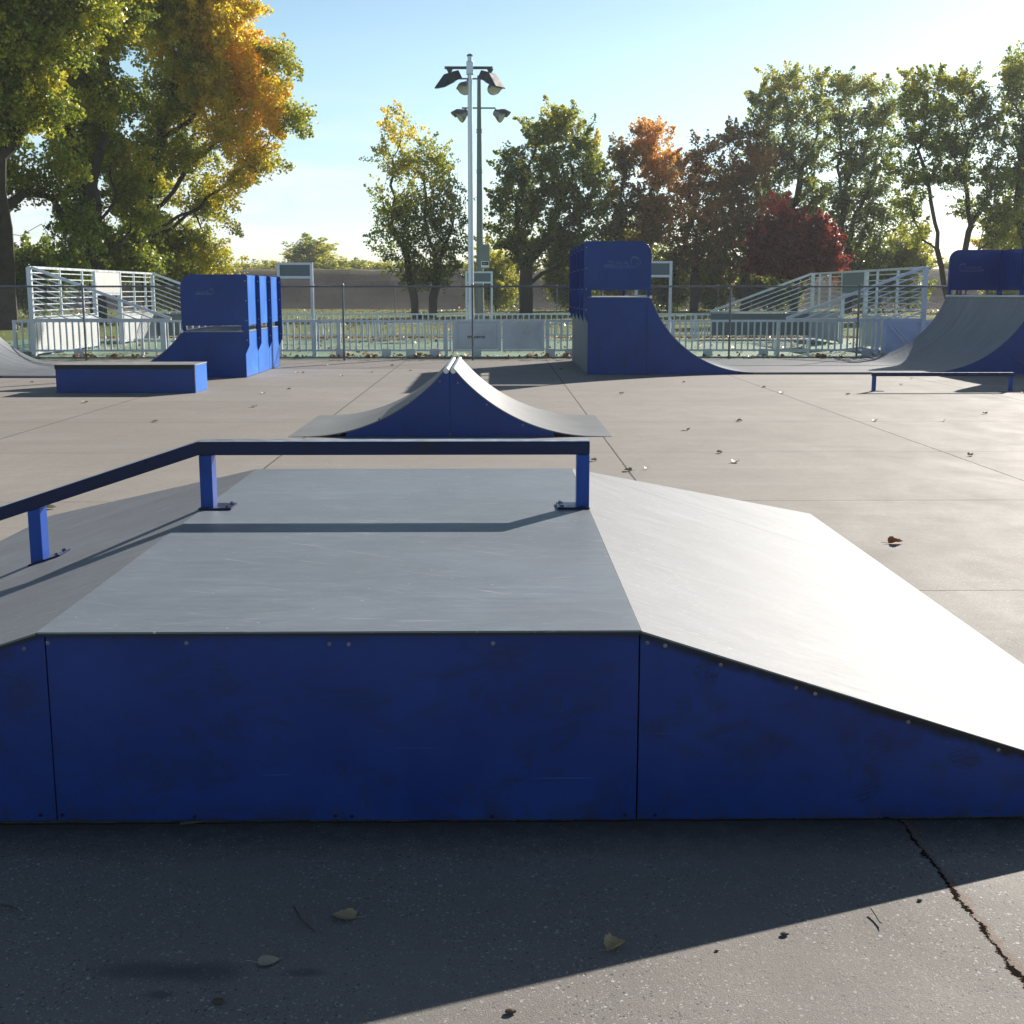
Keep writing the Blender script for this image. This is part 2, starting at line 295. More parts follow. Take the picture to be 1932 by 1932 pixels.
# ------------------------------------------------------------------ ground, court, grass, levee
def grid(name,x0,x1,y0,y1,zf,nx,ny,mat):
    vs=[];fs=[]
    for j in range(ny+1):
        for i in range(nx+1):
            x=x0+(x1-x0)*i/nx; y=y0+(y1-y0)*j/ny; vs.append((x,y,zf(x,y)))
    for j in range(ny):
        for i in range(nx): a=j*(nx+1)+i; fs.append((a,a+1,a+nx+2,a+nx+1))
    b=MB(); b.v=vs; b.f=fs; o=b.build(name,mat); tag(o,kind='structure'); return o
grid('ground',-1500,1500,-300,2500,lambda x,y:-.03,4,4,M['grass'])
grid('concrete_pad',-40,40,-12,29.75,lambda x,y:0,1,1,M['concrete'])
grid('court_surface',-16,15,29.75,43.1,lambda x,y:0,1,1,M['court'])
grid('concrete_edging',-40,40,43.1,44.0,lambda x,y:-.004,1,1,M['concrete'])
def gz(x,y): return .06*math.sin(x*.11+1)*math.sin(y*.09)-.0+(.0 if y<46 else .0)
g=grid('grass_field',-160,180,44.0,119,lambda x,y:(0 if y<45 else gz(x,y)*min(1,(y-45)/10)),60,30,M['grass'])
grid('grass_margin_left',-160,-16,29.75,44.0,lambda x,y:0,4,4,M['grass'])
grid('grass_margin_right',15,180,29.75,44.0,lambda x,y:0,4,4,M['grass'])
def lz(x,y):
    t=max(0,min(1,(y-113)/10)); t=t*t*(3-2*t)*.35+t*.65
    z=3.75*t+.07*math.sin(x*.5+y)+.05*math.sin(x*1.7)
    if y>127: z=3.8-(y-127)*.28
    return z-.12 if y<113.2 else z
grid('levee',-220,260,112,142,lz,240,20,M['levee'])

# ------------------------------------------------------------------ near fun box
zt=.608; XL,XR=-1.36,.43; Y0,Y1=3.555,6.98; GL,GR=-3.22,2.29; GY=8.85
fb=thing('ramp_box','large near blue sided ramp box with grey deck, sloped banks and a rail on top','skate ramp',(-.46,Y0,0))
T=.006
MB().box(XL,XR,Y0,Y1,zt-T,zt).build('deck',M['deck'],fb,bevel=.001)
def slab(pts,t=T):  # planar polygon thickened downward
    n=len(pts); vs=list(pts)+[(x,y,max(z-t,.001)) for x,y,z in pts]
    return MB().add(vs,[tuple(range(n)),tuple(reversed(range(n,2*n)))]+[((i+1)%n,i,i+n,(i+1)%n+n) for i in range(n)])
e=.0025
slab([(XR+e,Y0,zt-.002),(GR,Y0,.005),(GR,Y1,.005),(XR+e,Y1,zt-.002)]).build('bank',M['deck_slope'],fb,'sunlit sloping bank sheet')
slab([(XR+e,Y1+.004,zt-.002),(GR,Y1+.004,.005),(GR,GY,.005)]).build('corner_sheet',M['deck_slope'],fb)
slab([(XL-e,Y0,zt-.002),(XL-e,Y1,zt-.002),(GL,Y1,.005),(GL,Y0,.005)]).build('bank',M['deck_slope'],fb)
slab([(XL-e,Y1+.004,zt-.002),(GL,GY,.005),(GL,Y1+.004,.005)]).build('corner_sheet',M['deck_slope'],fb)
slab([(XL,Y1+.004,zt-.002),(XR,Y1+.004,zt-.002),(GR-.004,GY,.005),(GL+.004,GY,.005)]).build('back_bank',M['deck_slope'],fb)
yf=Y0+.012; yb=Y0+.03
def fpan(poly): return MB().prism(poly,yf,yb)
fpan([(XL+.022,.012),(XR-.004,.006),(XR-.004,zt-T-.002),(XL+.022,zt-T-.002)]).build('front_panel',M['boxblue'],fb)
fpan([(XR+.001,.006),(GR-.06,.010),(GR-.06,.014),(XR+.03,zt-T-.018),(XR+.001,zt-T-.004)]).build('side_panel',M['boxblue'],fb)
fpan([(XL+.018,.012),(GL+.06,.010),(GL+.06,.014),(XL-.03,zt-T-.018),(XL+.018,zt-T-.004)]).build('side_panel',M['boxblue'],fb)
MB().box(XL+.05,XR-.05,Y0+.05,Y0+.09,.0,zt-.03).build('frame',M['black'],fb)
MB().bar((XL,Y0+.004,zt-T-.004),(XR,Y0+.004,zt-T-.004),.008,.008).bar((XR,Y0+.004,zt-T-.006),(GR,Y0+.004,.0),.008,.008).bar((XL,Y0+.004,zt-T-.006),(GL,Y0+.004,.0),.008,.008).build('edge_trim',M['black'],fb)
for (x,z) in ((-1.332,.572),(-.922,.570),(-.498,.566),(-.44,.565),(-.01,.566),(.452,.566),(.505,.557),(.673,.497),(.903,.424),(.962,.405),(1.249,.314),(1.53,.224),(1.9,.1),
              (-1.325,.030),(-.922,.022),(-.493,.022),(-.443,.020),(-.015,.018),(.393,.020),(.486,.020),(-1.404,.555),(-1.39,.03),(-1.62,.47),(-1.9,.37)):
    q=MB().lathe([(.0062,0),(.0062,.001),(.0040,.0013),(.0037,.0035),(.0022,.0036),(.0018,.0016)],(x,yf,z),(0,-1,0),14)
    q.build('bolt',M['boltsteel'] if z>.1 else M['railblue'],fb,smooth=False)

# rail on the box
rl=thing('grind_rail','bent blue square steel rail bolted on the deck of the near ramp box','grind rail',(-.46,5.70,zt))
ry0,ry1=5.645,5.745; zt2=.922
xb=-1.365; sl=.327
def zr(x): return zt2 if x>=xb else zt2-(xb-x)*sl
xe=-3.05
MB().prism([(.432,zt2),(xb,zt2),(xe,zr(xe)),(xe,zr(xe)-.062),(xb,zt2-.0615),(.432,zt2-.0615)],ry0,ry1).build('rail',M['railblue'],rl,bevel=.004)
MB().prism([(.430,zt2+.0015),(xb,zt2+.0015),(xe,zr(xe)+.0015),(xe,zr(xe)+.0003),(xb,zt2+.0003),(.430,zt2+.0003)],ry0+.002,ry1-.002).build('worn_top',M['rubbed'],rl,'bare rubbed steel top of the rail')
for px,x in enumerate((.403,-1.335,-2.135,-2.95)):
    zb=zt if x>XL else zt-(XL-x)*sl
    w=.029
    p=MB().prism([(x-w,zb+.006-(0 if x>XL else w*sl)),(x+w,zb+.006+(0 if x>XL else w*sl)),(x+w,zr(x+w)-.062),(x-w,zr(x-w)-.062)],ry0+.004,ry1-.004).build('post',M['postblue'],rl,bevel=.004)
    dxs=(-.12,.03) if x>0 else (-.035,.115)
    k=0 if x>XL+.01 else sl
    xx0,xx1=x+dxs[0],x+dxs[1]
    MB().prism([(xx0,zb+k*dxs[0]+.001),(xx1,zb+k*dxs[1]+.001),(xx1,zb+k*dxs[1]+.010),(xx0,zb+k*dxs[0]+.010)],ry0-.02,ry1+.03).build('base_plate',M['railblue'],rl,bevel=.002)
    bx=xx0+.02 if x>0 else xx1-.02
    for yy in (ry0,ry1+.005):
        MB().lathe([(.011,0),(.011,.007),(.007,.012)],(bx,yy,zb+k*(bx-x)+.009),(-k,0,1),6).build('bolt',M['darksteel'],rl)

# ------------------------------------------------------------------ spine ramp
def arc(xt,sgn,r,z1,n=22,z0=.0):   # from tangent point xt rising towards sgn up to height z1
    a=math.sqrt(r*r-(r-(z1-z0))**2); out=[]
    th=math.asin(a/r)
    for i in range(n+1):
        t=th*i/n; out.append((xt+sgn*r*math.sin(t),z0+r-r*math.cos(t)))
    return out
sp=thing('spine_ramp','small pointed spine ramp with blue side and pale curved faces, middle of the pad','skate ramp',(-.5,13.76,0))
zs=.735; A=arc(1.13,-1,2.05,zs,26,.008); B=arc(-2.15,1,2.05,zs,26,.008)
MB().strip(A,13.76,16.2,.012).build('ramp_surface',M['spine'],sp,'sunlit pale curved face',smooth=True)
MB().strip(B[::-1],13.76,16.2,.012).build('ramp_surface',M['spine'],sp,smooth=True)
MB().prism([(1.13,.008),(1.30,.003),(1.30,0),(1.13,0)],13.76,16.2).build('toe_plate',M['spine'],sp)
MB().prism([(-2.15,.008),(-2.15,0),(-2.32,0),(-2.32,.003)],13.76,16.2).build('toe_plate',M['spine'],sp)
low=[(x,z-.014) for x,z in B[7:]]+[(x,z-.014) for x,z in A[7:][::-1]]
pl=[(x,z) for x,z in low if z>.02]
xm=-.51
MB().prism([(pl[0][0],.004)]+[p for p in pl if p[0]<xm-.05]+[(xm-.002,zs-.03),(xm-.002,.004)],13.772,13.79).build('side_panel',M['blue'],sp)
MB().prism([(xm+.002,.004),(xm+.002,zs-.03)]+[p for p in pl if p[0]>xm+.05]+[(pl[-1][0],.004)],13.772,13.79).build('side_panel',M['blue'],sp)
MB().prism([(pl[0][0],.0)]+pl+[(pl[-1][0],.0)],16.15,16.165).build('back_panel',M['blue'],sp)
xa,xbb=B[-1][0],A[-1][0]
for x in (xa+.035,xbb-.035):
    MB().tube([(x,13.74,zs+.002),(x,16.2,zs+.002)],.031,14).build('coping',M['steel'],sp,smooth=True)
for (x,z) in ((-1.75,.03),(-1.3,.2),(-.95,.4),(-.62,.62),(-.42,.6),(-.1,.36),(.3,.13),(.75,.03),(-.51,.03)):
    MB().lathe([(.012,0),(.012,.003),(.006,.006)],(x,13.772,z),(0,-1,0),8).build('bolt',M['darksteel'],sp)

# ------------------------------------------------------------------ engraved mark (outline lettering with a swoosh loop)
def logo(parent,cx,cz,w,y,mirror,wt=.004):
    s=w; q=MB(); sg=-1 if mirror else 1
    def L(pts): q.tube([(cx+sg*(u-.5)*s,y,cz+v*s) for u,v in pts],wt,5)
    ell=lambda ox,oz,rx,rz,a0,a1,n=18:[(ox+rx*math.cos(R(a0+(a1-a0)*i/n)),oz+rz*math.sin(R(a0+(a1-a0)*i/n))) for i in range(n+1)]
    L(ell(.17,.05,.165,.15,60,270)+[(.98,-.10)]); L(ell(.20,.05,.13,.11,120,270)+[(.98,-.06)])
    L(ell(.17,.07,.10,.12,-60,150)); L(ell(.12,.09,.14,.10,-40,75)); L([(.06,.15),(.14,.19),(.2,.12)])
    L([(.30,-.045),(.37,.08),(.47,.08),(.47,-.045)]); L([(.36,.01),(.47,.01)]); L([(.34,-.045),(.385,.05),(.44,.05)])
    L([(.52,-.045),(.52,.08),(.66,.08),(.66,.02),(.54,.02)]); L([(.59,.02),(.68,-.045)]); L([(.55,-.045),(.55,.05),(.63,.05)])
    L([(.90,.08),(.76,.08),(.71,.05),(.71,-.02),(.75,-.045),(.98,-.045)]); L([(.89,.05),(.77,.05),(.74,.03),(.74,-.01),(.77,-.022),(.98,-.022)]); L([(.98,-.045),(.98,-.022)])
    q.build('logo',M['etch'],parent)
def rrect(x0,x1,z0,z1,r,corner):
    P=[(x0,z0),(x1,z0)]
    if corner=='R':
        P+=[(x1-r+r*math.cos(R(a)),z1-r+r*math.sin(R(a))) for a in range(0,91,10)]+[(x0,z1)]
    else:
        P+=[(x1,z1)]+[(x0+r+r*math.cos(R(a)),z1-r+r*math.sin(R(a))) for a in range(90,181,10)]
    return P
def quarter(root,xback,s,zp,r,wplat,ya,yb_,nb,gtop,ggap,fin0,flatz=.04,bm=None,lm=None):
    """quarter pipe; s=+1: transition descends towards +x from the platform"""
    xf=xback+s*wplat
    a=math.sqrt(r*r-(r-(zp-flatz))**2); xt=xf+s*a
    C=arc(xt,-s,r,zp,26,flatz)
    MB().strip(C if s<0 else C[::-1],ya,yb_,.012).build('ramp_surface',M['ramp'],root,smooth=True)
    MB().box(min(xback,xf),max(xback,xf),ya,yb_,zp-.018,zp).build('platform',M['boxtop'],root)
    MB().tube([(xf,ya-.01,zp-.004),(xf,yb_+.01,zp-.004)],.03,12).build('coping',M['steel'],root,smooth=True)
    for (y0,y1,nm) in ((ya+.004,ya+.022,'side_panel'),(yb_-.022,yb_-.004,'side_panel')):
        cur=[(x,z-.013) for x,z in C if z>flatz+.02]
        MB().prism([(xback,.002),(xback,zp-.02),(xf,zp-.02)]+cur[::-1][1:]+[(cur[0][0],.002)],y0,y1).build(nm,M['blue'],root)
    # seams of the near side sheet
    MB().bar((xf-s*.06,ya+.001,.01),(xf-s*.06,ya+.001,zp-.1),.004,.004).bar((xf+s*.03,ya+.001,.01),(xf+s*.52,ya+.001,.42*zp/1.5),.004,.004).build('seam',M['black'],root)
    z0=zp+ggap
    for y0 in (ya+.006,yb_-.024):
        gp=MB().prism(rrect(min(xback,xf),max(xback,xf),z0,gtop,.24,'R' if s>0 else 'L'),y0,y0+.018).build('guard_panel',M['blue'],root,bevel=.003)
    for xx in (xback+s*.04,xf-s*.04):
        for yy in (ya+.05,yb_-.05): MB().box(xx-.03,xx+.03,yy-.024,yy+.024,zp-.3,gtop-.25).build('guard_post',M['blue'],root)
    bay=(yb_-ya)/nb
    for i in range(nb):
        y0=ya+bay*i+.012; y1=ya+bay*(i+1)-.012
        MB().box(min(xback,xback+s*.012),max(xback,xback+s*.012),y0,y1,z0,gtop-.01).build('back_guard',bm or M['blue'],root)
        MB().box(min(xback,xback+s*.012),max(xback,xback+s*.012),y0,y1,.01,zp-.025).build('back_panel',lm or M['blue'],root)
    for i in range(nb+1):
        y=ya+bay*i; y=min(max(y,ya+.008),yb_-.008)
        MB().prism([(xback+s*.03,fin0-.16),(xback-s*.001,fin0-.16),(xback-s*.075,fin0),(xback-s*.075,gtop-.03),(xback-s*.05,gtop+.002),(xback+s*.03,gtop+.002)],y-.008,y+.008).build('stud',M['blue'],root)
        for zz in np.linspace(fin0+.1,gtop-.12,4):
            MB().lathe([(.012,0),(.012,.003),(.004,.008)],(xback-s*.035,y-.008,float(zz)),(0,-1,0),6).build('bolt',M['steel'],root)
    return xt,xf
# left half pipe
lh=thing('half_pipe','low blue half pipe at left behind the long low box','half pipe',(-7.5,23.5,0))
ya,yb=23.5,27.16
xt,xf=quarter(lh,-4.70,-1,.87,2.0,1.18,ya,yb,3,1.915,.10,.60,.04,M['sunlitblue'],M['sunlitblue'])
xt2,_=quarter(lh,-12.1,1,.87,2.0,1.18,ya,yb,3,1.915,.10,.60)
MB().box(xt2,xt,ya,yb,.012,.04).build('flat_bottom',M['ramp'],lh)
MB().box(xt2-.3,xt+.3,ya+.005,ya+.02,.0,.034).build('flat_edge',M['black'],lh)
MB().strip([(x,z+.003) for x,z in arc(xt2,-1,2.0,.86,20,.04)],yb-.42,yb-.40,.002).build('sheet_seam',M['black'],lh)
logo(lh,-5.42,1.58,.36,ya+.002,True,.003)
# right half pipe
rh=thing('half_pipe','tall blue half pipe at right, behind the low rail','half pipe',(6.1,24.3,0))
ya2,yb2=24.3,29.18
xt,xf=quarter(rh,1.79,1,1.5,2.17,1.22,ya2,yb2,4,2.553,.13,1.15,.04,None,M['greypanel'])
xt2,xf2=quarter(rh,11.75,-1,1.5,2.17,1.22,ya2,yb2,4,2.553,.13,1.15)
MB().box(xt,xt2,ya2,yb2,.012,.04).build('flat_bottom',M['spine'],rh)
MB().box(xt-.3,xt2+.3,ya2+.005,ya2+.02,.0,.034).build('flat_edge',M['black'],rh)
logo(rh,2.44,2.12,.72,ya2+.003,True,.0035); logo(rh,11.06,2.12,.60,yb2-.027,False,.0035)
MB().box(xt,xt2,26.6,26.606,.0405,.042).build('sheet_seam',M['black'],rh)

# ------------------------------------------------------------------ low box and small rail
lb=thing('grind_box','long low dark blue grind box with grey top at left','grind box',(-5.9,19.9,0))
bx0,bx1,by0,by1,bz=-7.03,-4.80,19.9,20.75,.452
MB().box(bx0,bx1,by0,by1,bz-.02,bz).build('top_sheet',M['boxtop'],lb,bevel=.004)
MB().box(bx0+.01,bx1-.012,by0+.004,by0+.02,.004,bz-.021).build('front_panel',M['blue'],lb)
MB().box(bx0+.01,bx1-.012,by1-.02,by1-.004,.004,bz-.021).build('back_panel',M['blue'],lb)
MB().box(bx1-.02,bx1-.004,by0+.022,by1-.022,.004,bz-.021).build('end_panel',M['sunlitblue'],lb,'sunlit scuffed blue end')
MB().box(bx0+.004,bx0+.02,by0+.022,by1-.022,.004,bz-.021).build('end_panel',M['blue'],lb)
MB().box(bx0,bx1-.01,by0-.004,by0+.002,bz-.07,bz-.005).build('edge_angle',M['black'],lb)
MB().bar((bx1-.004,by0-.002,.004),(bx1-.004,by0-.002,bz-.03),.012,.012).build('corner_trim',M['darksteel'],lb)
sr=thing('grind_rail','low straight black and blue rail standing in front of the right half pipe','grind rail',(7.25,20.1,0))
MB().box(6.11,8.42,20.07,20.13,.245,.303).build('rail',M['railblue'],sr,bevel=.004)
MB().box(6.112,8.418,20.073,20.127,.3035,.305).build('worn_top',M['rubbed'],sr)
for x in (6.15,8.385):
    MB().box(x-.03,x+.03,20.075,20.125,.008,.245).build('post',M['postblue'],sr,bevel=.003)
    d=.06 if x<7 else -.06
    MB().box(x+d-.09,x+d+.09,20.03,20.17,.001,.009).build('base_plate',M['darksteel'],sr)

# ------------------------------------------------------------------ chain link fences
def chainlink(name,label,x0,x1,Y,h,step,xs,pitch=.0707,wr=.0016,rr=.021,botrail=True):
    t=thing(name,label,'fence',((x0+x1)/2,Y,0))
    MB().tube([(x0,Y,h),(x1,Y,h)],rr,8).build('top_rail',M['fencedark'],t,smooth=True)
    if botrail: MB().tube([(x0,Y+.03,.06),(x1,Y+.03,.06)],.02,6).build('bottom_rail',M['fencedark'],t)
    x=xs
    while x<x1:
        if x>=x0:
            MB().tube([(x,Y,0),(x,Y,h+.03)],.026,8).lathe([(.034,0),(.034,.02),(.012,.05)],(x,Y,h+.02),(0,0,1),8).build('post',M['fencedark'],t,smooth=True)
        x+=step
    zb,ztp=.05,h+.035; H=ztp-zb; verts=[];faces=[]
    for sgn in (1,-1):
        n=int((x1-x0+H)/pitch)
        for i in range(n):
            a=x0-H+i*pitch if sgn>0 else x0+i*pitch
            # wire from (a,zb) to (a+sgn*H,ztp) clipped to x range
            p=(a,zb); q=(a+sgn*H,ztp)
            def clip(p,q):
                (xa,za),(xb_,zb_)=p,q
                lo,hi=0.,1.
                dx=xb_-xa
                for lim,s in ((x0,1),(x1,-1)):
                    t_=(lim-xa)/dx
                    if (dx>0)==(s>0): lo=max(lo,t_)
                    else: hi=min(hi,t_)
                if lo>=hi: return None
                return (xa+dx*lo,za+(zb_-za)*lo),(xa+dx*hi,za+(zb_-za)*hi)
            c=clip(p,q)
            if not c: continue
            (xa,za),(xc,zc)=c; yo=Y-.03+sgn*.003; b=len(verts); w=wr
            nx,nz=-(zc-za),(xc-xa); l=math.hypot(nx,nz) or 1; nx/=l; nz/=l
            for (X_,Z_) in ((xa,za),(xc,zc)):
                verts+= [(X_+nx*w,yo,Z_+nz*w),(X_-nx*w*.5,yo-w,Z_-nz*w*.5),(X_-nx*w*.5,yo+w,Z_-nz*w*.5)]
            faces+=[(b,b+1,b+4,b+3),(b+1,b+2,b+5,b+4),(b+2,b,b+3,b+5)]
    m=MB(); m.v=verts; m.f=faces; m.build('mesh',M['fence'],t); return t
chainlink('chain_link_fence','grey chain link fence along the back edge of the concrete pad',-15.7,14.6,29.42,1.715,3.03,-15.69)
chainlink('chain_link_fence','farther chain link fence on the grass beyond the green court',-32,32,60,1.85,3.86,-31.82,.09,.0024,.024)

# ------------------------------------------------------------------ court barriers
YN,YF=31.35,42.5; BX0,BX1=-11.55,10.75
def railing(root,x0,x1,Y,zb,zt_,posts,pitch=.157,th=.038):
    MB().box(x0,x1,Y-.03,Y+.03,zt_-.055,zt_).build('top_rail',M['alu'],root,bevel=.004)
    MB().box(x0,x1,Y-.025,Y+.025,zb,zb+.05).build('bottom_rail',M['alu'],root)
    q=MB(); x=x0+pitch/2
    while x<x1-.03: q.box(x-th/2,x+th/2,Y-.018,Y+.018,zb+.05,zt_-.055); x+=pitch
    q.build('pickets',M['alu'],root)
    for p in posts: MB().box(p-.04,p+.04,Y-.042,Y+.042,0,zt_-.004).build('post',M['alu'],root)
def feet(root,xs,Y):
    for x in xs:
        MB().box(x-.12,x+.12,Y-.075,Y-.06,.0,.18).bar((x-.09,Y-.08,.165),(x-.07,Y-.08,.165),.02).bar((x+.07,Y-.08,.165),(x+.09,Y-.08,.165),.02).box(x-.12,x+.12,Y-.06,Y+.1,.0,.012).build('foot_plate',M['galv'],root)
X=lambda px:(atY(px,640,YN)).x
nb=thing('barrier_rail','near court picket railing, the section left of the flat sheet panels','railing',(-6.5,YN,0))
railing(nb,-12.05,-1.10,YN,.12,.90,[-12.0,BX0,X(310),X(425),X(526)-.1,X(594),X(640),X(842)])
feet(nb,[X(p) for p in (149,500,643,729,775,820)],YN)
nb2=thing('barrier_rail','near court picket railing, the section right of the flat sheet panels','railing',(5.5,YN,0))
railing(nb2,1.25,9.68,YN,.12,.90,[1.30,X(1084),X(1268)+.02,X(1468),9.62])
feet(nb2,[X(p) for p in (1038,1075,1335,1440,1634)],YN)
# flat sheet panels
pn=thing('court_hoarding','pair of flat aluminium sheet panels with small black lettering in the near court railing','hoarding',(.08,YN,0))
for (x0,x1,nm) in ((-1.08,.14,'frame'),(.17,1.22,'frame')):
    MB().box(x0,x1,YN-.03,YN+.03,.87,.915).box(x0,x1,YN-.03,YN+.03,.12,.16).box(x0,x0+.06,YN-.028,YN+.028,.16,.87).box(x1-.05,x1,YN-.028,YN+.028,.16,.87).build(nm,M['alu'],pn)
MB().box(-1.02,.09,YN-.034,YN-.02,.165,.865).build('sheet',M['sheet'],pn); MB().box(.23,1.17,YN-.034,YN-.02,.165,.865).build('sheet',M['sheet'],pn,'blue grey stained sheet')
MB().box(-.95,.03,YN-.037,YN-.035,.20,.204).box(-.95,.03,YN-.037,YN-.035,.83,.834).box(-.95,-.946,YN-.037,YN-.035,.204,.83).box(.026,.03,YN-.037,YN-.035,.204,.83).build('panel_groove',M['black'],pn)
feet(pn,[-.48],YN)
def text(s,size,loc,rot,mat,parent,name='lettering',sx=1.3,ext=.002):
    cu=bpy.data.curves.new(name,'FONT'); cu.body=s; cu.size=size; cu.align_x='CENTER'; cu.align_y='CENTER'; cu.extrude=ext; cu.offset=.0035; cu.space_character=1.05
    to=bpy.data.objects.new('tmp',cu); COL.objects.link(to); dg=bpy.context.evaluated_depsgraph_get(); me=bpy.data.meshes.new_from_object(to.evaluated_get(dg)); bpy.data.objects.remove(to)
    mt=Matrix.Translation(Vector(loc)-ORG.get(parent,Vector()))@Matrix.Rotation(R(90),4,'X')@Matrix.Diagonal((sx,1,1,1)); me.transform(mt); me.materials.clear(); me.materials.append(mat)
    o=bpy.data.objects.new(name,me); COL.objects.link(o); o.parent=parent; ORG[o]=ORG.get(parent,Vector()); return o
text('musco',.125,(-.49,YN-.037,.485),None,M['black'],pn)
# right end solid boards
rb=thing('court_hoarding','aluminium board with diagonal brace at the right end of the near court railing','hoarding',(11.0,YN,0))
MB().box(9.72,12.6,YN-.01,YN+.02,.10,.84).build('board',M['sheet'],rb)
MB().box(9.72,12.6,YN-.035,YN+.035,.84,.90).box(9.72,12.6,YN-.03,YN+.03,.04,.10).box(9.72,9.83,YN-.032,YN-.011,.1,.84).box(11.2,11.28,YN-.032,YN-.011,.1,.84).bar((9.86,YN-.02,.8),(10.5,YN-.02,.14),.02,.04).bar((9.98,YN-.02,.8),(10.62,YN-.02,.14),.02,.04).build('frame',M['alu'],rb)
# far railing
fr=thing('barrier_rail','aluminium picket railing along the far side of the green court','railing',(-.4,YF,0))
railing(fr,BX0+.05,BX1-.05,YF,.12,.87,[BX0+.1,-7.6,-4.0,-.4,3.2,6.8,BX1-.1],.19,.04)
# gate frames
def gateframe(xa,xb_,Y,h,ph,label):
    t=thing('sign_frame',label,'sign frame',((xa+xb_)/2,Y,0),'tall panel frames along the court')
    for x in (xa,xb_): MB().box(x-.035,x+.035,Y-.035,Y+.035,0,h).build('post',M['alu'],t)
    MB().box(xa+.035,xb_-.035,Y-.03,Y+.03,h-.055,h-.002).build('top_bar',M['alu'],t); MB().box(xa+.035,xb_-.035,Y-.03,Y+.03,h-ph-.06,h-ph).build('cross_bar',M['alu'],t)
    MB().box(xa+.036,xb_-.036,Y-.012,Y+.012,h-ph+.001,h-.056).build('panel',M['greypanel'],t)
gateframe(X(528),X(590),YN+.12,2.31,.33,'tall aluminium frame with grey panel right of the left blue half pipe')
gateframe(X(1264)-.86,X(1264),YN+.12,2.35,.34,'tall aluminium frame with grey panel partly behind the right blue half pipe')
xf1=atY(880,550,YF+.15).x; gateframe(xf1,xf1+.86,YF+.15,2.27,.34,'tall aluminium frame with grey panel behind the bases of the two light poles')
# goal ends
def goal_end(Xw,s,label):
    t=thing('goal_end',label,'goal end',(Xw,36.9,0)); H=2.22
    ys=[YN,33.5,35.3,36.35,38.75,40.3,41.6,YF]; boardm=M['aluboard']
    for i,y in enumerate(ys):
        w=.055 if y in (YN,YF,36.35,38.75) else .03
        MB().box(Xw-w,Xw+w,y-w,y+w,0,H-.03).build('post',M['alu'],t)
    MB().box(Xw-.03,Xw+.03,YN,YF,H-.06,H).build('top_rail',M['alu'],t)
    for (y0,y1) in ((YN+.055,36.295),(38.805,YF-.055)):
        q=MB()
        for k in range(1,9): q.box(Xw-.014,Xw+.014,y0,y1,H-.156*k-.014,H-.156*k+.014)
        q.build('bars',M['alu'],t)
        MB().box(Xw+s*.04-.015,Xw+s*.04+.015,y0+.1,y1-.02,.13,.86).build('board',boardm,t)
        MB().box(Xw+s*.04-.025,Xw+s*.04+.025,y0+.02,y1,.861,.93).box(Xw+s*.04-.025,Xw+s*.04+.025,y0+.02,y1,.06,.129).build('board_rail',M['alu'],t)
    MB().box(Xw+s*.03-.012,Xw+s*.03+.012,36.41,38.69,1.56,H-.07).build('backboard',boardm if s>0 else M['greypanel'],t)
    MB().box(Xw-.03,Xw+.03,36.4,38.7,1.49,1.555).build('crossbar',M['alu'],t)
    L=3.45
    for y in (YN,YF):
        MB().bar((Xw+s*.05,y,H-.03),(Xw+s*L,y,.93),.05,.07).build('wing_rail',M['alu'],t)
        q=MB()
        for k in range(1,8):
            dz=.156*k; z0=H-.03-dz; x1=L*(z0-.92)/(H-.03-.92)
            if x1>.1: q.bar((Xw+s*.05,y,z0),(Xw+s*x1,y,.92),.026,.028)
        q.build('wing_bars',M['alu'],t)
        q=MB().box(min(Xw,Xw+s*L),max(Xw,Xw+s*L),y-.045,y+.045,.901,.935); q.build('ledge',M['alu'],t)
    if s<0 or True:
        MB().box(min(Xw+s*.1,Xw+s*L),max(Xw+s*.1,Xw+s*L),YF-.06,YF-.035,.13,.86).build('side_board',M['greypanel'],t)
    return t
goal_end(BX0,1,'white barred goal end with sloping side bars, left end of the green court')
goal_end(BX1,-1,'barred goal end with sloping side bars, right end of the green court')
# benches
def bench(x0,x1,Y,h,label,low=False,group=None):
    t=thing('bench',label,'bench',((x0+x1)/2,Y,0),group)
    MB().box(x0,x1,Y-.14,Y+.14,h-.04,h).build('seat',M['alu'],t,bevel=.004)
    for x in (x0+.18,x1-.18): MB().box(x-.035,x+.035,Y-.05,Y+.05,0,h-.041).build('leg',M['alu'],t)
    MB().box(x0+.215,x1-.215,Y-.02,Y+.02,.08,.13).build('brace',M['alu'],t)
bench(atY(1451,640,YN+.45).x,atY(1538,640,YN+.45).x,YN+.45,.42,'low aluminium bench inside the near railing at right')
bench(atY(255,645,YN+.5).x,atY(333,645,YN+.5).x,YN+.5,.42,'low aluminium bench inside the near railing at left, beside the half pipe')
for a,b_,lab in ((598,652,'aluminium bench past the far court railing, leftmost of three'),(730,796,'aluminium bench past the far court railing, middle of three'),(890,935,'aluminium bench past the far court railing, rightmost of three')):
    bench(atY(a,614,43.5).x,atY(b_,614,43.5).x,43.5,.5,lab,group='benches past the far court railing')

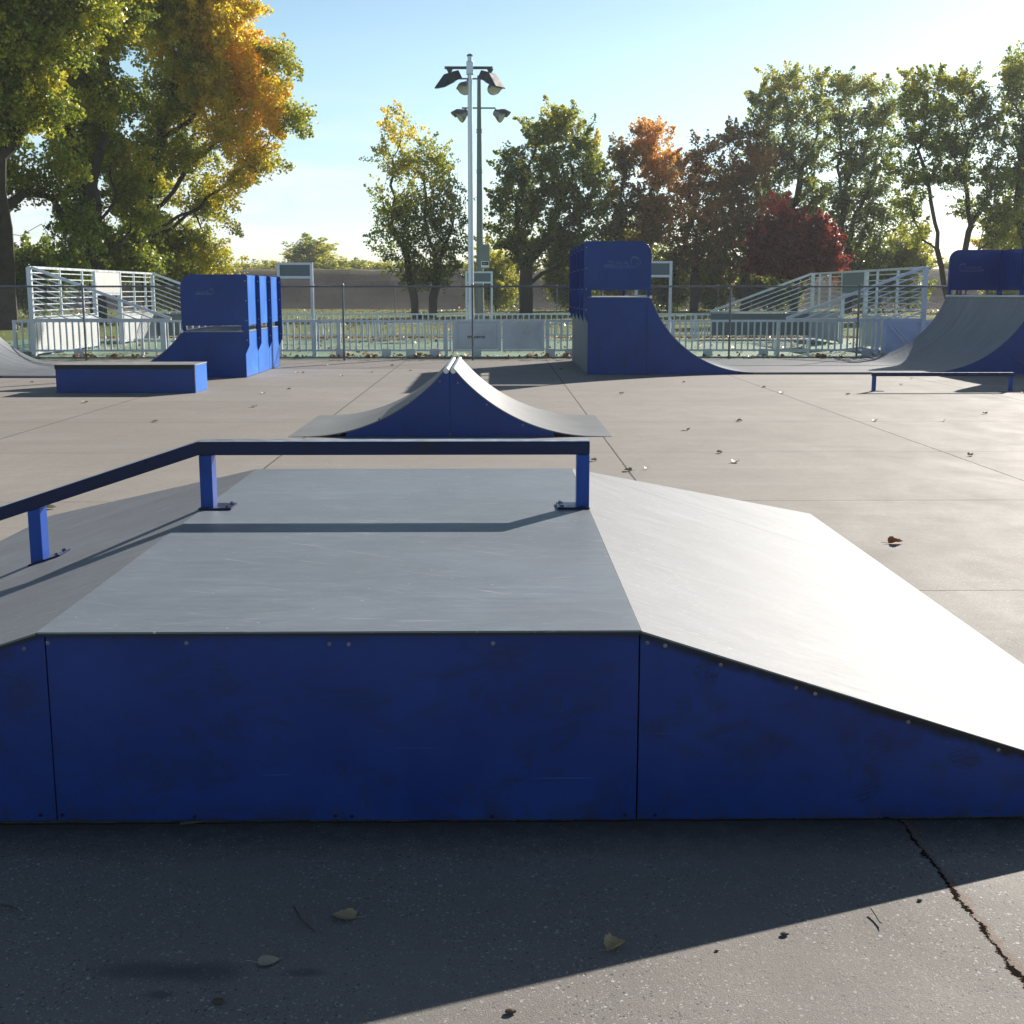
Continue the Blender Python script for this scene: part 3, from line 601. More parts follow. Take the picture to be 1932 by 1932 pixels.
# ------------------------------------------------------------------ light poles
lp=thing('light_pole','tall shiny galvanised light pole with two square floodlights','light pole',(-.62,31.9,0))
px,py=-.62,31.9
MB().tube([(px,py,0),(px,py,4),(px,py,7.30)],[.075,.066,.055],14).build('pole',M['galvpole'],lp,smooth=True)
MB().lathe([(.075,0),(.075,.03),(.02,.06)],(px,py,7.29),(0,0,1),12).build('cap',M['lampbody'],lp)
MB().box(px-.62,px-.06,py-.03,py+.03,6.99,7.05).build('arm',M['lampbody'],lp); MB().box(px+.06,px+.56,py-.03,py+.03,6.99,7.05).build('arm',M['lampbody'],lp)
MB().box(px-.085,px+.085,py-.085,py+.085,6.86,7.16).build('bracket',M['galvpole'],lp,bevel=.01)
for s in (-1,1):
    cx=px+s*.50
    q=MB().prism([(cx-.08,6.99),(cx+.08,6.99),(cx+.03,6.90),(cx+.03,6.82),(cx-.03,6.82),(cx-.03,6.90)],py-.04,py+.04).build('knuckle',M['lampbody'],lp)
    o=Vector((cx+s*.02,py,6.77)); d=Vector((s*.72,-.55,-.42)).normalized(); sd=Vector((0,0,1)).cross(d).normalized(); up=d.cross(sd).normalized()
    if up.z<0: up=-up
    def P(u,v,w): return o+d*u+sd*v+up*w
    vs=[P(-.26,-.19,-.10),P(-.26,.19,-.10),P(-.26,.15,.10),P(-.26,-.15,.10),P(.02,-.19,-.10),P(.02,.19,-.10),P(.0,.15,.12),P(.0,-.15,.12),P(.36,-.21,-.11),P(.36,.21,-.11),P(.36,.20,-.075),P(.36,-.20,-.075)]
    MB().add(vs,[(0,1,2,3),(0,3,7,4),(1,5,6,2),(2,6,7,3),(4,7,11,8),(5,9,10,6),(6,10,11,7),(8,11,10,9),(0,4,8,9,5,1)]).build('floodlight',M['lampbody'],lp,bevel=.008)
    MB().add([P(-.05,-.17,-.113),P(-.05,.17,-.113),P(.33,.18,-.122),P(.33,-.18,-.122),P(-.05,-.17,-.117),P(-.05,.17,-.117),P(.33,.18,-.126),P(.33,-.18,-.126)],[(0,1,2,3),(7,6,5,4),(0,4,5,1),(1,5,6,2),(2,6,7,3),(3,7,4,0)]).build('lens',M['glass'],lp)
lp2=thing('light_pole','darker grey light pole with four round floodlights, just behind the shiny one','light pole',(-.55,46,0))
px,py=-.57,46.
MB().tube([(px,py,0),(px,py,3.4),(px,py,6),(px,py,9.15)],[.155,.12,.095,.065],14).build('pole',M['polegrey'],lp2,smooth=True)
for z in (7.2,7.28,5.8,5.88): MB().lathe([(.115,0),(.115,.03)],(px,py,z),(0,0,1),14).build('collar',M['polegrey'],lp2)
MB().box(px-.80,px+.72,py-.025,py+.025,9.02,9.07).build('arm',M['polegrey'],lp2); MB().box(px-.62,px+.58,py-.025,py+.025,8.02,8.07).build('arm',M['polegrey'],lp2)
MB().box(px-.02,px+.36,py-.42,py-.16,2.42,3.27).build('control_box',M['polegrey'],lp2,bevel=.01)
sgn=MB().box(px+.05,px+.34,py-.432,py-.4215,2.45,2.68).build('sign_plate',M['white'],lp2)
MB().box(px+.075,px+.32,py-.437,py-.4325,2.54,2.65).build('sign_band',M['black'],sgn)
MB().box(px+.10,px+.29,py-.440,py-.4375,2.60,2.607).box(px+.10,px+.24,py-.440,py-.4375,2.575,2.582).build('sign_line',M['white'],sgn)
for (dx,z,ax) in ((-.50,8.74,(-.25,-.75,-.65)),(.52,8.74,(.25,-.75,-.65)),(-.62,7.80,(-.85,-.35,-.5)),(.74,7.80,(.85,-.35,-.45))):
    o=Vector((px+dx,py-.1,z)); ax=Vector(ax).normalized()
    fl=MB().lathe([(.06,-.25),(.11,-.23),(.14,-.14),(.21,-.02),(.255,.08),(.255,.10),(.23,.10)],o,ax,20).build('floodlight',M['lampgrey'],lp2,smooth=True)
    MB().lathe([(.228,.085),(.228,.102),(.11,.118),(.02,.122)],o,ax,20).build('lens',M['glass'],fl,smooth=True)
    # visor over the lens
    a=ax.orthogonal().normalized(); b_=ax.cross(a); upv=(Vector((0,0,1))-ax*ax.z).normalized(); sdv=ax.cross(upv)
    q=MB(); n=14
    for k in range(n+1):
        t=math.pi*k/n; c=sdv*math.cos(t)+upv*math.sin(t); L_=.06+.16*math.sin(t)
        for (rr,hh) in ((.258,.08),(.260,.10+L_),(.252,.10+L_),(.250,.08)): q.v.append(tuple(o+c*rr+ax*hh))
    for k in range(n):
        for j in range(4): q.f.append((k*4+j,k*4+(j+1)%4,(k+1)*4+(j+1)%4,(k+1)*4+j))
    q.build('visor',M['lampgrey'],fl)
    zarm=9.02 if z>8.3 else 8.02
    MB().bar((px+dx*.8,py,zarm),tuple(o-ax*.2),.04).build('mount',M['polegrey'],lp2)

# ------------------------------------------------------------------ trees
def mesh_quads(name,V,mat,parent,hue):
    n=len(V)//4; me=bpy.data.meshes.new(name); me.vertices.add(n*4); me.vertices.foreach_set('co',V.astype(np.float32).ravel())
    me.loops.add(n*4); me.loops.foreach_set('vertex_index',np.arange(n*4,dtype=np.int32)); me.polygons.add(n); me.polygons.foreach_set('loop_start',np.arange(0,n*4,4,dtype=np.int32))
    try: me.polygons.foreach_set('loop_total',np.full(n,4,dtype=np.int32))
    except Exception: pass
    me.update(calc_edges=True); at=me.attributes.new('hue','FLOAT','FACE'); at.data.foreach_set('value',hue.astype(np.float32)); me.materials.append(mat)
    o=bpy.data.objects.new(name,me); COL.objects.link(o)
    if parent: o.parent=parent
    return o
def leaves(C,size,rng,droop=.3):
    n=len(C); d=rng.normal(size=(n,3)); d/=np.linalg.norm(d,axis=1)[:,None]; d[:,2]-=droop; d/=np.linalg.norm(d,axis=1)[:,None]
    u=rng.normal(size=(n,3)); s=np.cross(d,u); s/=np.linalg.norm(s,axis=1)[:,None]; nn=np.cross(s,d)
    L=size*rng.uniform(.7,1.25,n)[:,None]; W=L*.42
    V=np.empty((n,4,3)); V[:,0]=C-d*L*.5; V[:,1]=C+s*W+nn*W*.25; V[:,2]=C+d*L*.5; V[:,3]=C-s*W+nn*W*.25
    return V.reshape(-1,3)
def tree(name,label,base,tr,blobs,Y,leafsize,nclump,nleaf,mat,seed,fork=None,stems=1,group=None,clumpr=None,branches=True,leafless=0.,huevar=.10,lean=(0,0),cat='tree',upb=.35,lat=1.25):
    rng=np.random.default_rng(seed); bx=base[0]; by=base[1]
    t=thing(name,label,cat,(bx,by,0),group)
    vol=np.array([b[2]*b[2]*b[3] for b in blobs])**.8; vol/=vol.sum()
    cl=[];hu=[];cc_=[]
    sc=Y/FP
    bc=[]
    for b in blobs:
        c=atY(b[0],b[1],Y); yo=rng.uniform(-.35,.35)*(b[2])*sc; bc.append((c.x,c.y+yo+(by-Y)+(b[5] if len(b)>5 else 0),c.z))
    for bi,b in enumerate(blobs):
        k=max(3,int(round(nclump*vol[bi]))); d=rng.normal(size=(k,3)); d/=np.linalg.norm(d,axis=1)[:,None]; r=rng.uniform(.15,1,k)**.42
        rr=np.array([b[2]*sc,(b[2]+b[3])*.5*sc,b[3]*sc]); P=np.array(bc[bi])+d*r[:,None]*rr
        cl.append(P); cc_.append(np.repeat(np.array(bc[bi])[None],k,0)); hu.append(np.clip((b[4] if len(b)>4 else .25)+rng.normal(0,huevar,k),0,1))
    cl=np.concatenate(cl); cc_=np.concatenate(cc_); hu=np.concatenate(hu); zmin=1.2
    cl[:,2]=np.maximum(cl[:,2],zmin+.3)
    # skeleton
    zc=max(1.8,min(c[2] for c in bc)-1.0) if fork is None else fork
    nodes=[];par=[];plen=[]
    def addn(p,pa):
        nodes.append(np.array(p,float)); par.append(pa); plen.append(0. if pa<0 else plen[pa]+float(np.linalg.norm(nodes[-1]-nodes[pa]))); return len(nodes)-1
    roots=[addn((bx,by,-.15),-1)]
    for s_ in range(stems):
        ox=(s_-(stems-1)/2)*tr*(3.2 if stems<3 else .8); dv_=.6 if stems<3 else 4.0; last=addn((bx+ox,by+rng.uniform(-.3,.3)*(stems>1),.0 if stems>1 else -.1),roots[0])
        for i in range(1,6):
            f=i/5; last=addn((bx+ox*(1+f*dv_)+lean[0]*f+rng.normal(0,.06),by+lean[1]*f+rng.normal(0,.06),zc*f),last)
    seen=set(range(len(nodes)))
    order=sorted(range(len(bc)),key=lambda i:np.linalg.norm(np.array(bc[i])-np.array([bx,by,zc])))
    limbs=[]
    for i in order:
        c=np.array(bc[i]); A_=np.array(nodes); dist=np.linalg.norm(A_-c,axis=1)+.75*np.array(plen)+np.where(A_[:,2]>c[2]+.5,2.,0)+np.where(A_[:,2]<zc*.55,8,0)
        j=int(np.argmin(dist)); p0=nodes[j]; L_=np.linalg.norm(c-p0); n_=max(3,int(L_/.8)); last=j
        for k in range(1,n_+1):
            f=k/n_; p=p0+(c-p0)*f; p[2]+= -math.sin(f*math.pi)*L_*.05; p+=rng.normal(0,.035*L_*min(1,f*(1-f)*4)+.02,3); last=addn(p,last)
    if len(cl)>0 and branches:
        A_=list(nodes); idx=np.argsort(np.linalg.norm(cl-np.array([bx,by,zc]),axis=1))
        for q in idx:
            c=cl[q]; AA=np.array(nodes); dist=np.linalg.norm(AA-c,axis=1)+.35*np.array(plen)+np.where(AA[:,2]>c[2]+.1,.8,0)+np.where(AA[:,2]<zc*.7,6,0)
            j=int(np.argmin(dist)); p0=nodes[j]; L_=np.linalg.norm(c-p0); n_=max(2,int(L_/.5)); last=j
            for k in range(1,n_+1):
                f=k/n_; p=p0+(c-p0)*f+rng.normal(0,.05*L_*(f<1),3); p[2]+=.04*L_*math.sin(f*math.pi); last=addn(p,last)
    N_=len(nodes); rad=np.full(N_,0.); ch=[[] for _ in range(N_)]
    for i,pa in enumerate(par):
        if pa>=0: ch[pa].append(i)
    for i in range(N_-1,-1,-1):
        rad[i]=.011 if not ch[i] else max(.011,sum(rad[c]**2.25 for c in ch[i])**(1/2.25))
    mx=max(rad[r_] for r_ in roots); k_=tr/mx; rad=np.where(rad>.02,rad*(1+(k_-1)*np.clip((rad-.02)/(mx*.5),0,1)),rad); 
    q=MB(); V=[];Fc=[]
    for i in range(N_):
        pa=par[i]
        if pa<0: continue
        p0,p1=nodes[pa],nodes[i]; d=p1-p0; l=np.linalg.norm(d)
        if l<1e-4: continue
        d/=l; ref=np.array([0,0,1.]) if abs(d[2])<.9 else np.array([0,1.,0]); a=np.cross(d,ref); a/=np.linalg.norm(a); b=np.cross(d,a)
        ra=rad[pa] if (rad[pa]<rad[i]*1.7) else rad[i]*1.25; 
        if par[pa]<0: ra=rad[pa]*1.35
        rb_=rad[i]; n=9 if rb_>.15 else (6 if rb_>.04 else 3); b0=len(V); p0e=p0-d*min(.3,rb_*.3)
        for (pp,rr) in ((p0e,ra),(p1,rb_)):
            for kk in range(n):
                th=2*math.pi*kk/n; V.append(tuple(pp+(a*math.cos(th)+b*math.sin(th))*rr*(1+.12*math.sin(3*th+i*.02)*(rb_>.15))))
        for kk in range(n): k2=(kk+1)%n; Fc.append((b0+kk,b0+k2,b0+n+k2,b0+n+kk))
    q.v=V;q.f=Fc; q.build('trunk',M['bark'],t,smooth=True)
    # leaves around the clump centres
    cr=clumpr or leafsize*3.0
    keep=rng.random(len(cl))>=leafless; cl=cl[keep]; hu=hu[keep]; cc_=cc_[keep]
    wts=rng.uniform(.4,1.6,len(cl)); cnt=(nleaf*wts/wts.sum()*1.0).astype(int)
    rep=np.repeat(np.arange(len(cl)),cnt)
    # elongated twig-like clusters
    ax=(cl-cc_); ax/=np.linalg.norm(ax,axis=1)[:,None]+1e-6; ax=ax*.9+rng.normal(0,.5,(len(cl),3)); ax[:,2]+=upb; ax/=np.linalg.norm(ax,axis=1)[:,None]
    u=rng.uniform(-1.5,1.5,len(rep)); tp=1-.28*(u+1.5); gg=rng.normal(size=(len(rep),3)); gl=np.linalg.norm(gg,axis=1)[:,None]; gg=gg/gl*np.minimum(gl,2.0); off=ax[rep]*(u*cr*.9)[:,None]+gg*(cr*.40*lat*tp)[:,None]
    Cn=cl[rep]+off; H=np.clip(hu[rep]+rng.normal(0,.07,len(rep)),0,1)
    Cn-=np.array([bx,by,0])
    Vv=leaves(Cn,leafsize,rng); mesh_quads('crown',Vv,mat,t,H)
    return t
GL_=M['leafgreen']; OR=M['leaforange']
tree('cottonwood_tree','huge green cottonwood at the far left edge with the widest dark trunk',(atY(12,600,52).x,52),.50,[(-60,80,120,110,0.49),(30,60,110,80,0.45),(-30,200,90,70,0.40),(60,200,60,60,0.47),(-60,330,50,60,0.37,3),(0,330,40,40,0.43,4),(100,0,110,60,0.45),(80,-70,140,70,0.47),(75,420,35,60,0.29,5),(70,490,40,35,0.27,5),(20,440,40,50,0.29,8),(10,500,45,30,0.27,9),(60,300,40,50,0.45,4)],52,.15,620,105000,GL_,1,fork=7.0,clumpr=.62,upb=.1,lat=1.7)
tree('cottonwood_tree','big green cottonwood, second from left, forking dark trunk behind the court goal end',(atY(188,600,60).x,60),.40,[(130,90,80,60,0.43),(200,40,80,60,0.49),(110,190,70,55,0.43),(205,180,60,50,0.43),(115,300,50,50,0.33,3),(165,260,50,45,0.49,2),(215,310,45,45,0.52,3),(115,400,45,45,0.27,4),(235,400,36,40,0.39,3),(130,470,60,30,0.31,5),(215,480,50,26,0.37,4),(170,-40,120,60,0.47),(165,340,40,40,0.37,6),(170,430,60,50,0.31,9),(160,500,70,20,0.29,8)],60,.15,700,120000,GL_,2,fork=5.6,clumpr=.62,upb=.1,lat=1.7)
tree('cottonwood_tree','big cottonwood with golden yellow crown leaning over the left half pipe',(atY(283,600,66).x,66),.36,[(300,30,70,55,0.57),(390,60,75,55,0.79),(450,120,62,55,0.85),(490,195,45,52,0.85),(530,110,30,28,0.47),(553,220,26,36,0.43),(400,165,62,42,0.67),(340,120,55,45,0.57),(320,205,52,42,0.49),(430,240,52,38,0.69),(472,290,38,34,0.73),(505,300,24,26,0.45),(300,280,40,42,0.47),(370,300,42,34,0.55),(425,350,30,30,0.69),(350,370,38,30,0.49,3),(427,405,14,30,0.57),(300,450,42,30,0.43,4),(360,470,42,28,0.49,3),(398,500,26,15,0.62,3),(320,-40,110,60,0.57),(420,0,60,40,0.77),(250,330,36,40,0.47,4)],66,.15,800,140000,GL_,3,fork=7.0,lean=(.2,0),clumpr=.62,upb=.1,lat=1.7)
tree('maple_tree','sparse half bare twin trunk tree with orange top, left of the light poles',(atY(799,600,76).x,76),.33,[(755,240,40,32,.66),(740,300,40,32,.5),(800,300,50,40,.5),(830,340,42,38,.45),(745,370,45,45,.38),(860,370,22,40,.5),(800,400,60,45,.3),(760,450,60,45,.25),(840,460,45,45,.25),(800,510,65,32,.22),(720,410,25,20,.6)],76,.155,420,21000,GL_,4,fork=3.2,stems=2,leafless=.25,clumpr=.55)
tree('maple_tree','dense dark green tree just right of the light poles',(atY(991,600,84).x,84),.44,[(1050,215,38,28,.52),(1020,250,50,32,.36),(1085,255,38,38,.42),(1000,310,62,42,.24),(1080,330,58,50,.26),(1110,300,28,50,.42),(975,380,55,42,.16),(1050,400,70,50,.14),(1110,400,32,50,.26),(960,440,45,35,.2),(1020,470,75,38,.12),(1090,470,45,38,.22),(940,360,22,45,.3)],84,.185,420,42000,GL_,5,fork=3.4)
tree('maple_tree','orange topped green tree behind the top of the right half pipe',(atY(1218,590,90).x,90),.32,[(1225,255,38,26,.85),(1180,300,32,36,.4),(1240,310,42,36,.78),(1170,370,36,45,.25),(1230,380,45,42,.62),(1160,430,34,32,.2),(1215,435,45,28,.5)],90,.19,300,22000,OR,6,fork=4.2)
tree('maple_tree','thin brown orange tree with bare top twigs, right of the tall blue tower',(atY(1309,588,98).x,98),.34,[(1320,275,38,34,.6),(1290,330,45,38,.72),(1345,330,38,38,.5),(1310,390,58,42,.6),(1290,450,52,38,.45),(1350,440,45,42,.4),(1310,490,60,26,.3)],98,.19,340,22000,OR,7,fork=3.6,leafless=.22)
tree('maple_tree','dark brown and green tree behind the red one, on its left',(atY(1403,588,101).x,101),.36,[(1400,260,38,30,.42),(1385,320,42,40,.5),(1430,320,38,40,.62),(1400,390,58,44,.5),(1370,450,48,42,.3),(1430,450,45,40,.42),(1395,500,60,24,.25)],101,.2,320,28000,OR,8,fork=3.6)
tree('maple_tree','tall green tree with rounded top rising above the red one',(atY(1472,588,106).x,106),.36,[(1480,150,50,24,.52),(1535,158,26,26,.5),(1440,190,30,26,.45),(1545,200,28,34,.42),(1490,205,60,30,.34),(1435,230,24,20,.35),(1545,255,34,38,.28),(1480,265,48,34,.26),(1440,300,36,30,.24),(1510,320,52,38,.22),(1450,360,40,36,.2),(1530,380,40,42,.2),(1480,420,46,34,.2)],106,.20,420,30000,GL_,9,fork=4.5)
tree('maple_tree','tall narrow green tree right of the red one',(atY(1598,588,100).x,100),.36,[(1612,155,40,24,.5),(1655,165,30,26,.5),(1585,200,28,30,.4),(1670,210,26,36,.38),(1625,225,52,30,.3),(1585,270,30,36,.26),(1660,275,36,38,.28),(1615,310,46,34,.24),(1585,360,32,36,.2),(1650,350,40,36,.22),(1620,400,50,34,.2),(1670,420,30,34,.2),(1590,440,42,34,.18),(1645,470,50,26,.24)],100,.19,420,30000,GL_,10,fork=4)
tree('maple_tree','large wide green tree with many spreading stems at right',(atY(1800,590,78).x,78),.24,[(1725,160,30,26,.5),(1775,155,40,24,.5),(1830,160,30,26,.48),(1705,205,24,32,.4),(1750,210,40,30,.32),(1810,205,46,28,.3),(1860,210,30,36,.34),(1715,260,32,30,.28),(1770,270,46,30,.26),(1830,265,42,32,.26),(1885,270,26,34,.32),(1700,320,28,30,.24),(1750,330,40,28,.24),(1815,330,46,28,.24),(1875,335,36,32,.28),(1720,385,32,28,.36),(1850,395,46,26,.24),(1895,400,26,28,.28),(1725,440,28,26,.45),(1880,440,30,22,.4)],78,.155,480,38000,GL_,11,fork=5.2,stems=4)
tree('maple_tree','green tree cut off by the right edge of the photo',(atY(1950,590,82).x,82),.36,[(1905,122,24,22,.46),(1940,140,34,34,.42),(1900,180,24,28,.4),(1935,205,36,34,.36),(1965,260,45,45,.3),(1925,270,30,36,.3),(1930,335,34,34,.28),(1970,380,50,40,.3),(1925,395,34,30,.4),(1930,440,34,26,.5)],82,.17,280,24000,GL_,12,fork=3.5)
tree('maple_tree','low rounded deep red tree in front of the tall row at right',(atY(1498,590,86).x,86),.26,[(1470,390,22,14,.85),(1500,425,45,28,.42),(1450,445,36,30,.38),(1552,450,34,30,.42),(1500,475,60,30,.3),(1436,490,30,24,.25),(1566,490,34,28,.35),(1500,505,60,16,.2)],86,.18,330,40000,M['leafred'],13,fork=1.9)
# shrubs and small trees in front of the levee
shr=[(935,505,40,45,.5,'yellow green bush below the crown of the dark green tree, left side'),(1075,510,40,42,.42,'green bush right of the dark green tree trunk'),(1180,470,50,55,.5,'yellowish bush behind the tall blue tower'),(1262,500,30,45,.35,'green bush between the blue tower and the thin brown tree'),(1345,520,34,36,.4,'low bush right of the thin brown tree trunk'),(1640,500,50,42,.3,'green bush left of the wide spreading tree'),(1715,480,40,48,.55,'yellow green small tree left of the wide spreading stems'),(1905,450,45,50,.6,'yellow bush at the right edge behind the wide tree'),(330,500,50,36,.35,'green bush behind the left goal end'),(60,500,55,42,.2,'dark green bush behind the left goal end, near the widest trunk'),(1450,545,60,24,.25,'dark low bush under the red tree')]
for i,(a,b_,rx,rz,h_,lab) in enumerate(shr):
    Yb=104 if i not in (8,9) else 80
    p=atY(a,590,Yb); tree('bush',lab,(p.x,Yb),.09,[(a,b_,rx,rz,h_),(a-rx*.4,b_+rz*.4,rx*.7,rz*.6,h_-.08),(a+rx*.4,b_+rz*.3,rx*.7,rz*.6,h_),(a-rx*.2,555,rx*1.0,24,h_-.1),(a+rx*.3,577,rx*.9,14,h_-.12)],Yb,.22,110,13000,GL_,40+i,fork=.8,group='bushes before the levee',clumpr=.9,cat='bush')
# far trees beyond the levee: three built, copied
far=[]
for i in range(3):
    far.append(tree('far_tree','hazy distant tree above the levee',(0,210),.4,[(935,500,42,34,.42+.08*i),(912,520,34,28,.4),(960,520,34,26,.36),(935,470-8*i,26,20,.5)],210,.36,150,19000,GL_,70+i,fork=3,branches=False,clumpr=1.25,upb=.0,lat=1.6))
def copy_tree(o,parent=None):
    c=o.copy(); COL.objects.link(c); c.parent=parent
    for ch in [k for k in bpy.data.objects if k.parent==o]: copy_tree(ch,c)
    return c
spots=[(588,210,1.35,1),(430,215,.9,0),(478,222,.95,2),(530,216,1.05,0),(640,220,1.0,2),(672,214,.98,1),(712,220,1.05,0),(745,215,.95,2),(380,225,.9,1),(330,216,1.0,2),(270,222,1.0,0),(215,218,.9,1),(160,220,1.0,2),(100,216,.95,0),(50,220,1.,1),(0,222,1.,2),(790,224,1.0,1),(835,216,.9,0),(880,222,1.0,2),(935,218,.9,1),(1000,222,.95,0),(1070,218,.9,2),(1150,222,1,1),(1230,216,.9,0),(1320,222,1,2),(1400,218,.9,1),(1480,222,1,0),(1560,218,.9,2),(1640,222,1,1),(1720,218,.9,0),(1800,222,1,2),(1880,218,.95,1)]
used=set()
for (a,yy,s_,k) in spots:
    o=far[k] if k not in used else copy_tree(far[k]); used.add(k)
    p=atY(a,560,yy); o.location=(p.x,yy,0); o.scale=(s_*1.25,s_*1.25,s_*(.60 if s_<1.3 else .66)); o.rotation_euler=(0,0,random.uniform(0,6))
    if a==588: o['label']='tallest rounded distant tree above the levee, left of the sparse twin trunk tree'; 
    else: o['label']='hazy distant tree beyond the levee, part of the far treeline'; o['group']='distant trees beyond the levee'

# ------------------------------------------------------------------ fallen leaves
def leafmesh(n,size,curl,seed):
    rnd=random.Random(seed); pts=[]; n_=n
    for i in range(n):
        t=2*math.pi*i/n; u=math.cos(t); x=(.62 if u>0 else .40)*u*size; w=.47*(1-max(0,u))**.55*abs(math.sin(t))**.75 if u>0 else .47*abs(math.sin(t))**.55
        k=1+(.07 if i%2 else -.05)+rnd.uniform(-.03,.03); pts.append((x*k,size*w*k*(1 if math.sin(t)>0 else -1)))
    vs=[(0,0,curl*.2)]; 
    for k,f in enumerate((.55,1)):
        for (x,y) in pts: vs.append((x*f,y*f,curl*(abs(y)*f/size*2)**1.6+curl*.5*max(0,x*f/size)+rnd.uniform(-.04,.04)*curl))
    fs=[(0,1+i,1+(i+1)%n) for i in range(n)]+[(1+i,1+n+i,1+n+(i+1)%n,1+(i+1)%n) for i in range(n)]
    return vs,fs
def leafobj(x,y,size,rot,mat,label,group=None,curl=None,seed=0,tilt=0,z=.004,name='fallen_leaf'):
    vs,fs=leafmesh(30,size,curl if curl is not None else size*.35,seed); b=MB(); b.add(vs,fs)
    b.tube([(-size*.42,0,.002),(-size*.7,size*.05,.006),(-size*.95,size*.02,.010)],size*.014,4)
    o=b.build(name,mat,None,smooth=True); o.location=(x,y,z); o.rotation_euler=(tilt,0,rot); return tag(o,label,'leaf',group)
leafobj(-.392,2.98,.062,2.9,M['deadleaf'],'dull brown leaf in shade in front of the near blue panel, right of a twig',curl=.010,seed=1)
leafobj(-.557,2.765,.052,.3,M['paleleaf'],'pale tan triangular leaf in the shade, nearest the bottom left',curl=.004,seed=2)
leafobj(.29,2.815,.055,.6,M['deadleaf'],'curled brown leaf in shade close to the shadow edge',curl=.03,seed=3)
leafobj(2.568,7.78,.10,.2,M['orangeleaf'],'orange brown leaf on sunlit concrete right of the near bank',curl=.04,seed=4)
leafobj(-3.35,9.15,.11,.2,M['deadleaf'],'tan curled leaf on concrete at the far left foot of the near ramp',curl=.03,seed=5)
pale=[(20,974),(1220,886),(1185,889),(1830,860),(1858,781),(1387,873),(1357,855),(1173,743),(497,743),(292,796),(560,704),(572,704),(645,710),(740,690),(700,703),(1440,731),(1415,705),(1060,697),(1650,795),(1780,795),(1395,795),(1295,812),(1930,742),(1290,722),(1700,727),(1720,715),(870,705),(775,700),(60,722),(40,745),(480,768),(1120,870),(1600,745),(1475,742),(1150,712),(545,735),(620,690),(1880,700),(1010,690),(160,760)]
for i,(a,b_) in enumerate(pale):
    p=gnd(a,b_); leafobj(p.x,p.y,.082*random.uniform(.6,1.15),random.uniform(0,6),M['paleleaf'],'small pale dry leaf scattered on the sunlit concrete pad','pale leaves scattered on the pad',.03,i+10)
for i in range(95):
    cl_=random.choice([150,165,215,250,320,-30,640,700,760,775,790,800,830,880,945,1000,1035,1060,1410,1470,1550,1590]); a=cl_+random.gauss(0,10); p=atY(a,680,29.42)
    x=max(-15,min(14.5,p.x)); 
    leafobj(x,29.36+random.uniform(-.06,.25),.13*random.uniform(.7,1.2),random.uniform(0,6),M['orangeleaf'] if random.random()<.75 else M['deadleaf'],'brown orange leaf caught along the bottom of the near chain link fence','leaves caught at the fence bottom',.05,i+100,random.uniform(-.9,.9),.05+random.uniform(0,.06))
leafobj(atY(867,767,29.4).x,29.37,.09,1,M['orangeleaf'],'single orange leaf stuck high in the chain link mesh',None,.02,777,1.3,1.25)
def twig(pts,r,label):
    b=MB(); P=[]
    for (x,y) in pts: P.append((x,y,.006+random.uniform(0,.006)))
    b.tube(P,[r]*(len(P)-1)+[r*.5],5); o=b.build('twig',M['twig'],None,smooth=True); return tag(o,label,'twig')
def g2(*L): return [tuple(gnd(a,b_))[:2] for a,b_ in L]
twig(g2((554,1718),(566,1740),(580,1752),(594,1764)),.0028,'thin curved brown twig left of the dull brown leaf')
twig(g2((1643,1722),(1652,1733),(1660,1745),(1664,1750)),.0022,'small dark twig on the sunlit strip near the crack')
twig(g2((340,1560),(365,1558),(390,1553)),.004,'pale splinter lying against the foot of the near blue panel')
twig(g2((0,1712),(20,1718),(32,1722)),.003,'short dark twig at the left edge in the shade')
for (a,b_,s_) in ((412,1893,.016),(963,1912,.014),(1480,1765,.012),(1352,1795,.006),(1735,1700,.008)):
    p=gnd(a,b_); b=MB().lathe([(s_*.3,0),(s_,s_*.4),(s_*.8,s_*.9),(s_*.2,s_*1.1)],(0,0,0),(0,0,1),7); o=b.build('pebble',M['twig']); o.location=p; o.scale=(1,.6,.7); tag(o,'small dark crumb of debris on the near concrete','debris','dark crumbs on the near concrete')
# litter on the grass: uncountable
n=9000; xs=RNG.uniform(-45,75,n); ys=44.2+RNG.power(1.1,n)*66; C_=np.stack([xs,ys,np.full(n,.06)],1)
n2=2500; C2=np.stack([RNG.uniform(-14,13,n2),43.15+np.abs(RNG.normal(0,.35,n2)),np.full(n2,.03)],1)
n3=1200; C3=np.stack([RNG.uniform(-16,14,n3),29.8+RNG.random(n3)**2*13,np.full(n3,.02)],1)
CC=np.concatenate([C_,C2,C3]); V=leaves(CC,.13,RNG,0); V[:,2]=np.maximum(V[:,2],.012)
o=mesh_quads('leaf_litter',V,mat_leaf('litter',[(0,(.12,.06,.03)),(.4,(.30,.17,.08)),(.7,(.5,.4,.26)),(1,(.68,.62,.5))],.15),None,RNG.random(len(CC))); tag(o,kind='stuff')
o['label']='fallen leaves strewn over the grass and court'

# ------------------------------------------------------------------ air
hz=MB().box(-240,290,-14,262,-1.2,30).build('haze',None); tag(hz,kind='stuff'); hm=bpy.data.materials.new('thin_air'); hm.use_nodes=True; hn=hm.node_tree
hn.nodes.remove(hn.nodes['Principled BSDF']); pv=hn.nodes.new('ShaderNodeVolumePrincipled'); pv.inputs['Color'].default_value=(.92,.95,1,1); pv.inputs['Density'].default_value=HZ; pv.inputs['Anisotropy'].default_value=.35
hn.links.new(pv.outputs[0],hn.nodes['Material Output'].inputs['Volume']); hz.data.materials.append(hm)
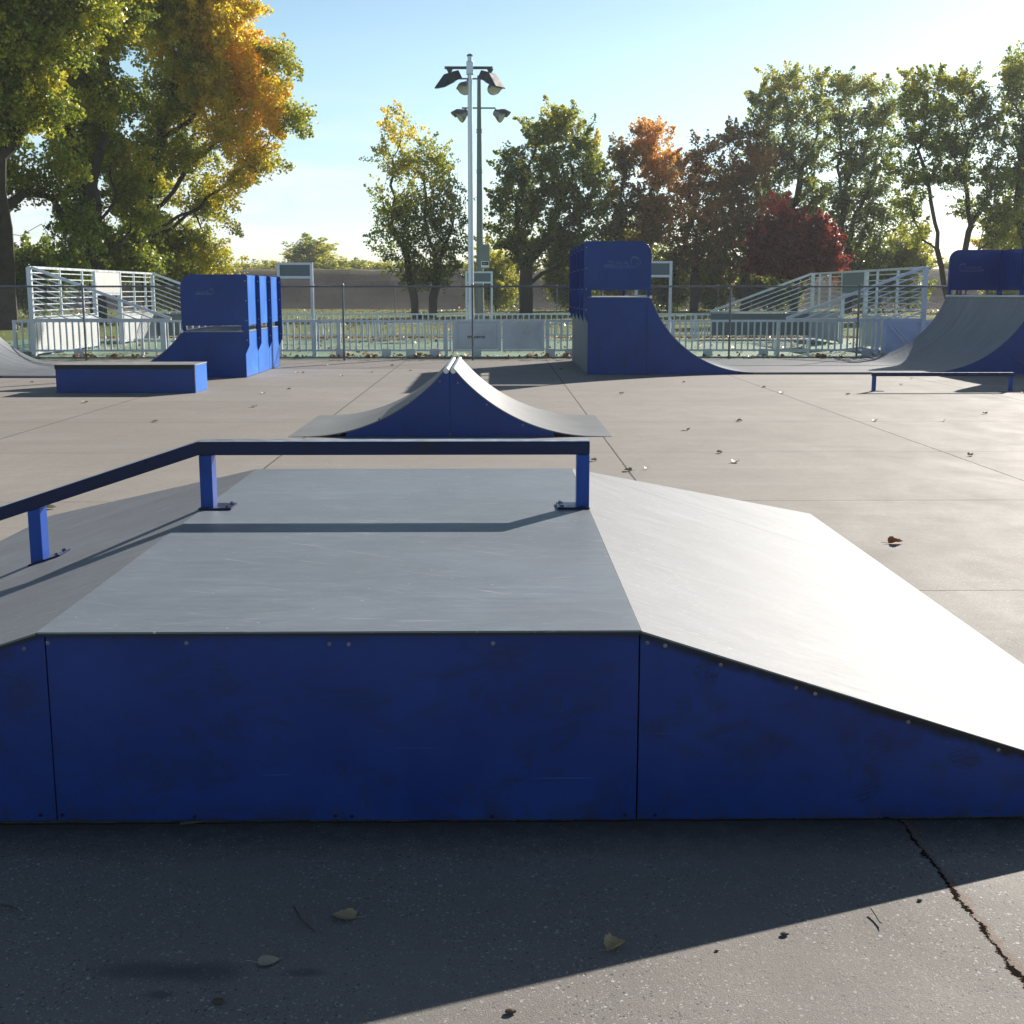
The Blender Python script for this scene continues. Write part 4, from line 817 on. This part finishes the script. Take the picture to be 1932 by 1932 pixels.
# ------------------------------------------------------------------ light, sky, camera
EL,AZ=24.6,36.
sun=bpy.data.lights.new('sun','SUN'); sun.energy=5.0; sun.angle=R(.53); sun.color=(1,.93,.845)
so=bpy.data.objects.new('sun',sun); COL.objects.link(so)
dv=Vector((math.sin(R(AZ))*math.cos(R(EL)),math.cos(R(AZ))*math.cos(R(EL)),math.sin(R(EL)))); so.rotation_euler=dv.to_track_quat('Z','Y').to_euler()
w=bpy.data.worlds.new('World'); S.world=w; w.use_nodes=True; N=NT(w.node_tree); bg=w.node_tree.nodes['Background']
sk=N.n('TexSky'); sk.sky_type='NISHITA'; sk.sun_disc=False; sk.sun_elevation=R(EL); sk.sun_rotation=R(AZ); sk.air_density=1.0; sk.dust_density=.35; sk.ozone_density=3.0
G=N.n('TexCoord').outputs['Generated']; sp_=N.n('SeparateXYZ'); N.l(G,sp_.inputs[0])
cn=N.noise(N.mapv(G,(3,3,14)),2.6,8,.62,.3); band=N.math('MULTIPLY',N.rng(sp_.outputs[2],.0,.05,.9,1),N.rng(sp_.outputs[2],.07,.16,1,0))
west=N.rng(sp_.outputs[0],.1,-.25,0,1)
cf=N.math('MULTIPLY',N.math('MULTIPLY',N.rng(cn,.44,.62,0,.85),band),west)

lowb=N.rng(sp_.outputs[2],.18,.55,1.75,.80); skc=N.n('VectorMath',operation='SCALE'); N.l(N.mix(1.,sk.outputs[0],N.mix(N.rng(sp_.outputs[2],.3,.6),N.mix(N.rng(sp_.outputs[2],.0,.16),(.93,.99,1.10,1),(1.08,1.10,1.0,1)),(1.15,.97,.88,1)),'MULTIPLY'),skc.inputs[0]); N.l(lowb,skc.inputs['Scale'])
c=N.mix(cf,skc.outputs[0],(13.,13.4,14,1)); N.l(c,bg.inputs[0]); bg.inputs[1].default_value=.05
cam=bpy.data.cameras.new('camera'); co=bpy.data.objects.new('camera',cam); COL.objects.link(co); S.camera=co
co.location=(0,0,HC); rm=Matrix((R_,U_,-F_)).transposed(); co.rotation_euler=rm.to_euler()
cam.sensor_width=36; cam.lens=36*FP/1932; cam.clip_start=.05; cam.clip_end=5000
S.render.resolution_x=1024; S.render.resolution_y=1024
S.view_settings.view_transform='Standard'; S.view_settings.look='None'; S.view_settings.gamma=1; S.view_settings.exposure=0.68
